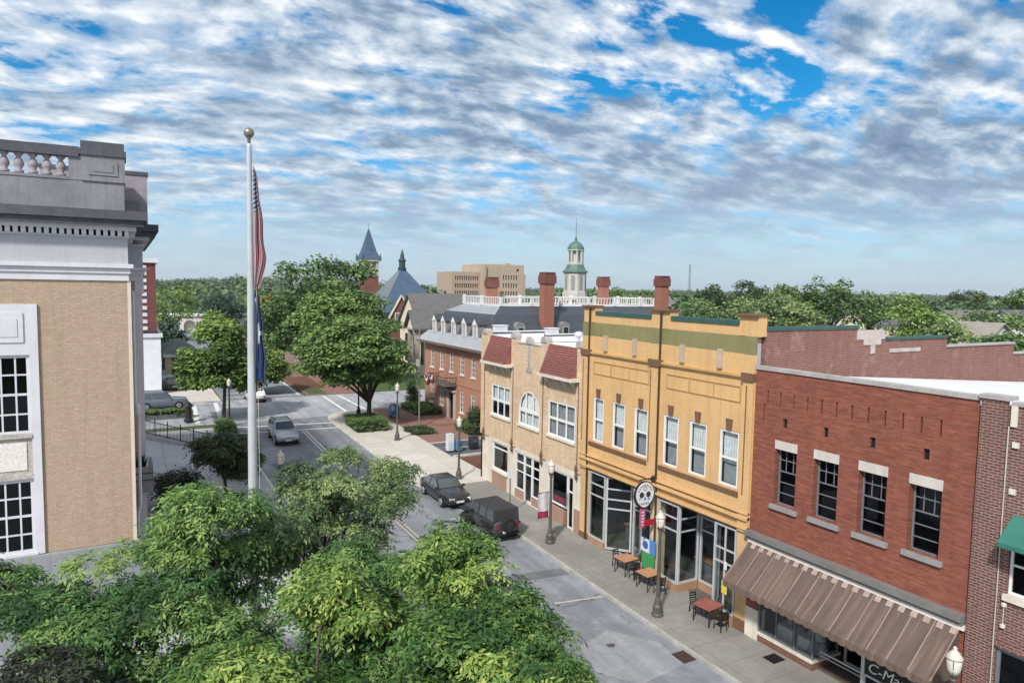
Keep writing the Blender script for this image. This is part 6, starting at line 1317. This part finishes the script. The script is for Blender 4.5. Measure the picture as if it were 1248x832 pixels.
tree('broad grey-green tree below the courthouse windows', -.2, 19.6, [(-.3, 19.4, 5.1, 2.0, 2.0, 1.5), (-2.2, 21.3, 5.6, 1.7, 1.5, .9, -.12), (1.2, 18.5, 5.6, 1.3, 1.5, 1.3), (.2, 17.6, 4.0, 1.5, 1.1, .8, -.1), (-1.2, 20.6, 5.7, 1.5, 1.2, 1.0, .05), (-3.6, 22.5, 6.0, 1.3, 1.2, .8, -.05)], L_FG, 86, 75, 0.45, seed=12, tm=.42, ts=.2, r=.14, limbs=24, **FGK)
tree('smaller fresh green tree in front of the flagpole foot', 2.2, 21.0, [(1.9, 21.0, 7.2, 1.35, 1.4, 1.5, .12), (.8, 21.6, 6.2, 1.3, 1.1, 1.3, .05), (3.3, 21.6, 6.2, 1.0, 1.0, 1.2, -.1), (2.3, 20.6, 5.2, 1.4, 1.2, .9, -.1), (2.7, 19.4, 4.2, 1.3, 1.1, 1.1, -.1)], L_FG, 70, 71, 0.40, seed=13, tm=.55, ts=.2, r=.11, **FGK)
tree('wide yellow-tipped tree at the bottom centre left', 2.6, 14.6, [(2.4, 14.4, 5.6, 2.0, 1.7, 1.2, .10), (3.9, 15.8, 6.6, 1.0, 1.1, .9, .24), (1.0, 14.2, 5.2, 1.2, 1.2, 1.1, .02), (3.4, 13.2, 4.8, 1.3, 1.2, .9, -.08)], L_YG, 90, 78, 0.40, seed=14, tm=.36, ts=.2, r=.13, limbs=26, **FGK)
tree('tall olive tree leaning over the road behind the yellow-tipped tree', 6.1, 24.4, [(6.4, 24.2, 5.9, 2.2, 2.3, 1.7), (8.2, 24.6, 6.5, 1.4, 1.5, 1.1), (4.9, 23.6, 5.1, 1.5, 1.5, 1.3, -.1), (6.0, 25.3, 7.3, 1.3, 1.2, .9), (4.3, 22.4, 5.9, 1.1, 1.1, 1.2, -.05)], L_OL, 86, 71, 0.45, seed=15, tm=.5, ts=.18, r=.14, limbs=26, **FGK)
tree('bright green tree at the bottom centre reaching over the street', 6.8, 12.8, [(6.3, 12.5, 6.0, 1.6, 1.7, 1.6), (6.9, 15.0, 7.2, 1.2, 1.5, 1.1, .14), (7.0, 11.3, 6.3, 1.0, 1.1, 1.0, .12), (7.7, 13.3, 6.2, .8, 1.1, 1.1, -.08)], L_YG, 98, 78, 0.38, seed=16, tm=.34, ts=.2, r=.14, limbs=26, **FGK)
tree('shadowed green tree wedged between the two bottom centre trees', 5.0, 16.6, [(5.0, 16.3, 5.0, 1.5, 1.5, 1.4), (4.6, 13.2, 4.6, 1.2, 1.2, 1.1), (5.6, 17.8, 6.0, 1.3, 1.4, 1.2, .08)], L_FG, 73, 71, 0.40, seed=17, tm=.36, ts=.18, r=.12, **FGK)
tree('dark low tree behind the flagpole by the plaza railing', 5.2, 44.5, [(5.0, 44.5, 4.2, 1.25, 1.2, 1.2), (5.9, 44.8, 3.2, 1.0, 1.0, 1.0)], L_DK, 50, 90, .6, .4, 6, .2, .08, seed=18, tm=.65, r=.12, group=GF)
def shrub(name, label, el, mm, n, per, rc, ll, lw, seed, tm=.5, cat='shrub', group=None, nleaf=2, spray=.2, zcut=-.95):
    rg = random.Random(seed); return leafmesh(name, mm, None, crown(rg, el, n, rc, tm, .12, zcut), per, spray, nleaf, ll, lw, .9, .3, seed, -.9, label=label, cat=cat, group=group)
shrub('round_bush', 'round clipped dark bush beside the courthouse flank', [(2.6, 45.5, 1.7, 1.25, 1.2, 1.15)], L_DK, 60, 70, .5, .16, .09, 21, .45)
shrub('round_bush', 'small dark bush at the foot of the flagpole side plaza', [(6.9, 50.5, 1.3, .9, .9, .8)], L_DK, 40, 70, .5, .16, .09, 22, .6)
# clipped hedges: dense leaf shells round a dark twig core
def hedge(label, x0, x1, y0, y1, h, mm, seed, z=None, tm=.5, sz=.13):
    z = zg((y0+y1)/2) if z is None else z; rg = random.Random(seed); cl = []
    n = int((x1-x0)*(y1-y0)*9+(x1-x0+y1-y0)*h*16)
    for _ in range(n):
        f = rg.random()
        px, py, pz = rg.uniform(x0, x1), rg.uniform(y0, y1), h*rg.uniform(.1, 1)
        if f < .5: pz = h
        elif f < .75: py = y0 if f < .62 else y1
        else: px = x0 if f < .87 else x1
        cl.append(((px, py, z+pz), .2, tm+rg.gauss(0, .12)))
    t = thing('hedge', label, 'hedge', ((x0+x1)/2, (y0+y1)/2, z)); s = MB(); s.box(x0+.06, x1-.06, y0+.06, y1-.06, z-.02, z+h-.06); s.build('twigs', mat('hedge_twigs', (.022, .032, .014), .95), t)
    leafmesh('foliage', mm, t, cl, 26, .08, 2, sz, sz*.55, .6, .2, seed, -.6); return t
hedge('square clipped hedge around the trunk of the round street tree', 17.8, 20.7, 59.8, 63.8, .95, L_MID, 31, tm=.62, sz=.10)
hedge('clipped hedge strip along the road left of the flagpole', 8.6, 11.2, 62.9, 64.6, .7, L_MID, 32, tm=.6) if False else None
hedge('low dark hedge square around the slim grey pole', 22.1, 24.2, 57.2, 59.9, .22, L_DK, 33, tm=.6)
hedge('leafy low hedge along the wall left of the mansion steps', 25.6, 27.8, 64.9, 69.4, .55, L_BR, 34, tm=.5, sz=.2)
hedge('hedge topping the low stone wall before the dark blue car', -6, 4.9, 72.65, 73.25, .45, L_MID, 35, z=1.43, tm=.6)
hedge('small clipped hedge by the left kerb just before the junction', 9.0-2.2, 8.1, 62.6, 65.6, .9, L_MID, 36, tm=.65)
shrub('cone_topiary', 'dark cone topiary at the far corner of the mansion', [(27.0, 70.4, 1.9, .75, .75, 1.0), (27.0, 70.4, 2.8, .45, .45, .8), (27, 70.4, 3.5, .2, .2, .5)], L_DK, 50, 60, .3, .14, .07, 41, .4, 'topiary')
shrub('cone_topiary', 'dark green cone evergreen against the near corner of the mansion', [(27.2, 55.6, 1.6, .72, .72, .9), (27.2, 55.6, 2.4, .5, .5, .8), (27.2, 55.6, 3.1, .2, .2, .5)], L_DK, 50, 60, .3, .14, .07, 42, .6, 'topiary')
shrub('round_bush', 'low grey-green bush between the mansion steps and its near corner evergreen', [(27.2, 57.4, 1.3, .7, 1.2, .55)], L_MID, 24, 60, .3, .14, .08, 43, .5)
tree('round dense street tree standing in a square clipped hedge at the junction', 19.6, 62.2, [(18.4, 62.6, 8.0, 4.7, 4.4, 3.3), (16.8, 62.2, 7.0, 3.6, 3.5, 2.4), (20.6, 62.4, 6.9, 3.6, 3.5, 2.2), (18.6, 62.4, 9.3, 3.0, 3.0, 1.4, .05)], L_MID, 210, 100, .85, .35, 2, .34, .19, seed=51, tm=.62, ts=.14, r=.24, fork=3.3, limbs=18, bark=M_BARKD, zcut=-.75, flat=.7, droop=.3)
tree('large darker tree rising behind the round street tree', 22.5, 86.5, [(24.2, 87.4, 9.6, 5.6, 5, 4.2), (27, 88, 8.8, 3.6, 3.6, 3.0), (21, 87, 8.6, 3.4, 3.4, 3.0)], L_MID, 150, 90, 1.0, .4, 2, .42, .24, seed=52, tm=.66, ts=.15, r=.3, limbs=24, flat=.7, droop=.3)
tree('broad tree left of the flagpole over the crossing', 8.0, 70.0, [(7.4, 70.5, 6.6, 3.4, 3.2, 2.9), (9.4, 71.2, 5.2, 2.6, 2.6, 2.2), (6.2, 70.0, 5.4, 2.2, 2.2, 1.9), (8.0, 70.6, 8.8, 2.0, 2.0, 1.3, .1)], L_BR, 140, 90, .8, .35, 2, .34, .19, seed=53, tm=.42, ts=.15, r=.17, limbs=26, flat=.7, droop=.3)
tree('smaller fresh tree right of the flagpole over the far lane', 12.3, 84.5, [(13.2, 84.0, 4.6, 2.9, 2.8, 2.4), (14.8, 85, 3.8, 2.0, 2.0, 1.6)], L_BR, 70, 80, .8, .35, 2, .36, .2, seed=54, tm=.52, r=.13, flat=.7, droop=.3)
GB = 'trees around the far blocks'
BG = [('airy tall tree with open branches behind the street trees', 25.4, 112.0, [(25.4, 112, 14.8, 5.2, 4.5, 3.3), (23.0, 112, 15.2, 2.4, 2.4, 2.2), (29.5, 113, 15.0, 3.4, 3, 3.4), (25, 112, 9.5, 5.5, 4.5, 3.5)], L_MID, 55, .36, .5),
 ('tall green tree screening the foot of the brick church tower', 33.0, 118, [(33, 118, 14.4, 3.6, 3.6, 4.0), (30, 117, 10, 4.5, 4, 4.0), (36.4, 119, 16.2, 2.4, 2.2, 3.0), (37.9, 121.0, 15.9, 1.7, 1.6, 2.2)], L_MID, 60, .45, .5),
 ('dark mass of a tree left of the open-branched tall tree', 19.9, 103.3, [(19.9, 103.3, 8.0, 4.3, 4, 5.0)], L_MID, 50, .33, .5),
 ('soft light green tree beside the dark red brick block', 9.0, 166, [(9.4, 166, 8.4, 5.6, 5, 5.6), (5.2, 160, 6, 3.5, 3.5, 4.5)], L_MID, 50, .72, .5),
 ('round blue-green tree on the far left skyline', 21.2, 182.8, [(21.2, 182.8, 7.6, 5.6, 5, 4.6)], L_BL, 50, .5, .5),
 ('yellow-green round tree over the pale lot', 14.2, 134.9, [(14.2, 134.9, 6.0, 3.8, 3.6, 2.6)], L_YG, 40, .45, .5),
 ('small dark green tree by the pale lot edge', 6.6, 133.3, [(6.6, 133.3, 4.4, 2.6, 2.6, 2.8)], L_BL, 36, .5, .5),
 ('golden yellow tree showing right of the flagpole', 26.5, 145.6, [(26.5, 145.6, 9.4, 3.6, 3.4, 2.4)], leaf('golden_leaf', (.13, .13, .03), (.30, .27, .06), (.46, .40, .11), .3), 40, .5, .5),
 ('dark small tree before the white roofed house', 22.5, 135.9, [(22.5, 135.9, 4.6, 2.4, 2.4, 2.8)], L_DK, 34, .5, .5),
 ('biggest oak on the right skyline behind the brick side wall', 133.3, 97.9, [(133.3, 97.9, 12.4, 7.6, 7, 5.4), (139, 92, 10, 4, 4, 3.6), (129, 101, 10.4, 4.5, 4.5, 4.2)], L_MID, 90, .40, .6),
 ('rounded oak directly left of the biggest skyline oak', 134.0, 108.9, [(134, 110, 11.4, 6.4, 6, 4.2)], L_MID, 60, .45, .6),
 ('dark green oak with a domed top left of centre in the right tree line', 148.4, 135.3, [(148.4, 135.3, 12.2, 6.5, 6, 4.4), (155, 130, 12.6, 4.5, 4.5, 3.4)], L_DK, 60, .75, .6),
 ('dark spreading oak left of the domed dark oak', 148.3, 146.7, [(148, 148, 11.2, 6.2, 6, 4.2)], L_DK, 55, .7, .6),
 ('pale feathery tree before the rounded oak', 114.3, 96.8, [(114.3, 96.8, 10.4, 4.6, 4.4, 3.8)], L_OL, 50, .75, .5),
 ('light green round tree above the olive band of the yellow building', 93, 85.7, [(93, 85.7, 9.8, 3.7, 3.5, 3.0), (87, 88, 9.6, 3.2, 3.2, 2.6)], L_OL, 50, .6, .5),
 ('yellowish rounded tree left of the biggest skyline oak, nearer than it', 111.5, 86.9, [(110, 86.9, 9.4, 3.6, 3.6, 3.6)], L_OL, 44, .8, .5),
 ('bright green bushy tree alone above the stepped brick wall', 109, 65.3, [(109, 65.3, 9.6, 4.4, 4.2, 3.0), (108.6, 65.6, 12.2, 2.2, 2.2, 1.8), (113, 62.5, 8.6, 2.6, 2.6, 2.4)], L_BR, 70, .6, .45),
 ('low round tree right of the biggest oak by the long roof', 158.9, 106.3, [(158.9, 106.3, 9.6, 6, 5.5, 2.8)], L_MID, 44, .4, .6),
 ('distant dark round tree on the right skyline', 275.2, 145, [(275, 145, 12.0, 7.6, 7, 4.4)], L_DK, 50, .8, .7),
 ('distant tree running off the right edge of the skyline', 267.6, 126.3, [(270, 124, 11.6, 8, 7, 5)], L_MID, 50, .45, .7),
 ('yellow-green bush left of the white house beyond the wall', 97.5, 54.3, [(97.5, 54.3, 7.9, 2.7, 2.6, 2.0)], L_OL, 34, .7, .45),
 ('dark green bush right of the white house beyond the wall', 99.3, 47.5, [(99.3, 47.5, 7.2, 3.9, 3.6, 2.0)], L_MID, 40, .4, .45),
 ('flat olive tree above the white house', 131.3, 64.3, [(131, 64.3, 9.6, 5.8, 5.4, 1.9)], L_OL, 44, .6, .5),
 ('round green tree between the lattice mast and the yellow building', 107.8, 111.9, [(107.8, 111.9, 9.8, 4, 4, 3)], L_MID, 40, .5, .5),
 ('pale green tree left of the right hand chimney', 151.2, 179.6, [(151, 179.6, 10.4, 8.5, 7, 3.8)], L_MID, 50, .6, .6),
 ('green tree just right of the white cupola', 163, 207.6, [(163, 207.6, 10.4, 7.5, 7, 4.4)], L_BR, 50, .4, .6)]
for i, (lb, x, y, el, mm, n, tm, ll) in enumerate(BG):
    tree(lb, x, y, el, mm, n, 60, 1.25 if n > 45 else .95, .5, 1, ll*1.05, ll*.75, seed=100+i, tm=tm, ts=.15, r=.25, group=GB, limbs=14, flat=.75, droop=.2, zcut=-.85, ragged=1.12)
# houses beyond the trees at right
def house(label, x, y, lx, ly, h, hr, wallm, roofm, ridge='x', z=1.4, group='houses beyond the brick wall'):
    t = thing('house', label, 'house', (x, y, z), 0, group)
    s = MB(); gable_wall(s, x-lx, x+lx, y-ly, y+ly, z-.2, z+h, z+hr, ridge); s.build('wall', wallm, t)
    s = MB(); gable(s, x-lx, x+lx, y-ly, y+ly, z+h-.1, z+hr+.25, ridge, .5, .2); s.build('roof', roofm, t)
    s = MB()
    for k in range(-2, 3):
        if ridge == 'x': s.box(x+k*lx*.36-.5, x+k*lx*.36+.5, y-ly-.06, y-ly, z+h*.35, z+h*.8)
        else: s.box(x+k*lx*.3-.45, x+k*lx*.3+.45, y-ly-.06, y-ly, z+h*.35, z+h*.8)
    s.box(x-lx-.06, x-lx, y-.6, y+.6, z+h*.4, z+h*.8); s.build('window', M_DARKIN, t)
M_HW = mat('white_siding', (.66, .66, .64), .7, .12, 2); M_ROOFM = mat('mauve_shingle', (.17, .15, .155), .9, .25, 1); M_ROOFP = mat('purple_grey_shingle', (.11, .105, .125), .9, .25, 1); M_ROOFT = mat('tan_shingle', (.26, .235, .21), .9, .25, 1)
house('long low house with a grey roof right of the biggest oak', 187, 124, 9, 6, 4.2, 7.2, M_CREAMW, M_ROOFP)
house('long low building with a wide mauve grey roof on the right', 205, 106, 15, 9, 4.0, 8.2, M_HW, M_ROOFM)
house('white sided house peeping through bushes past the stepped wall', 117.5, 60, 3.6, 3.2, 6.2, 8.2, M_HW, M_ROOFT, 'y')
house('house with a purple grey roof at the right edge of the photo', 147, 68, 6.5, 5, 5.6, 9.8, M_HW, M_ROOFP)
house('white house among trees on the far left', 40, 275, 7, 5, 4.0, 7.0, M_HW, M_ROOFP, group='houses far left')
house('long pale house above the tree left of the flagpole', 26, 192, 6, 4, 3.2, 4.6, M_HW, M_ROOFT, group='houses far left')
house('pale grey shed beside the mast on the skyline', 158, 188, 9, 6, 6, 10.4, M_HW, M_ROOFM, group='houses far left')
# one far wood that reads as a mass
rg = random.Random(5); cl = []
def inwood(x, y):
    if x < 60 and y < 150: return False
    if 100 < x < 165 and 190 < y < 285: return False
    if 105 < x < 230 and y < 128: return False
    return True
for _ in range(2600):
    a = rg.uniform(rad(-12), rad(80)); r = 130*math.exp(rg.random()**.8*3.3); x, y = r*math.sin(a), r*math.cos(a)
    if r < 190 and not (a > rad(12)): continue
    if not inwood(x, y): continue
    hill = 0
    if x < 260 and 300 < y: hill = 9*math.exp(-((x-120-(y-300)*.05)/110)**2)*min(1, (y-300)/350)
    R = rg.uniform(4, 7.5)*(1 if r < 700 else 1.7); H = rg.uniform(6.5, 10.5)
    tt = rg.uniform(.25, .75)
    for q in range(4 if r < 700 else 3):
        cl.append(((x+rg.uniform(-.5, .5)*R, y+rg.uniform(-.5, .5)*R, 1.5+hill+H*rg.uniform(.25, .85)), R*.62, tt+rg.gauss(0, .08)))
L_FAR = leaf('far_wood_leaf', (0.039, 0.077, 0.039), (0.095, 0.157, 0.070), (0.161, 0.224, 0.095), .2)
leafmesh('far_wood', L_FAR, None, cl, 34, .8, 1, 1.9, 1.5, .85, .1, 9, -.5, kind='stuff', label=None)
# scrub under the nearer right trees
cl = []
for _ in range(420):
    x = rg.uniform(64, 260); y = rg.uniform(20, 200)
    if y < x*.22 or y > x*1.6: continue
    if abs(x-205) < 17 and abs(y-106) < 11 or abs(x-187) < 11 and abs(y-124) < 8 or abs(x-117) < 6 and abs(y-60) < 8 or abs(x-147) < 9 and abs(y-68) < 8: continue
    cl.append(((x, y, 1.5+rg.uniform(.5, 3.6)), rg.uniform(1.5, 3.5), rg.uniform(.3, .8)))
leafmesh('undergrowth', L_FAR, None, cl, 60, .5, 1, .9, .7, .8, .1, 10, -.5, kind='stuff')

# thin daylight haze
hz = MB(); hz.box(-2600, 4600, -410, 4600, -1.2, 60)
hm = bpy.data.materials.new('haze'); hm.use_nodes = True; ht = NT(hm.node_tree)
pvn = ht.n('ShaderNodeVolumePrincipled', inp={'Color': (.78, .86, .95, 1), 'Density': .00009, 'Anisotropy': .2}); ht.n('ShaderNodeOutputMaterial', inp={1: pvn.outputs[0]})
hz.build('haze', hm, kind='stuff')
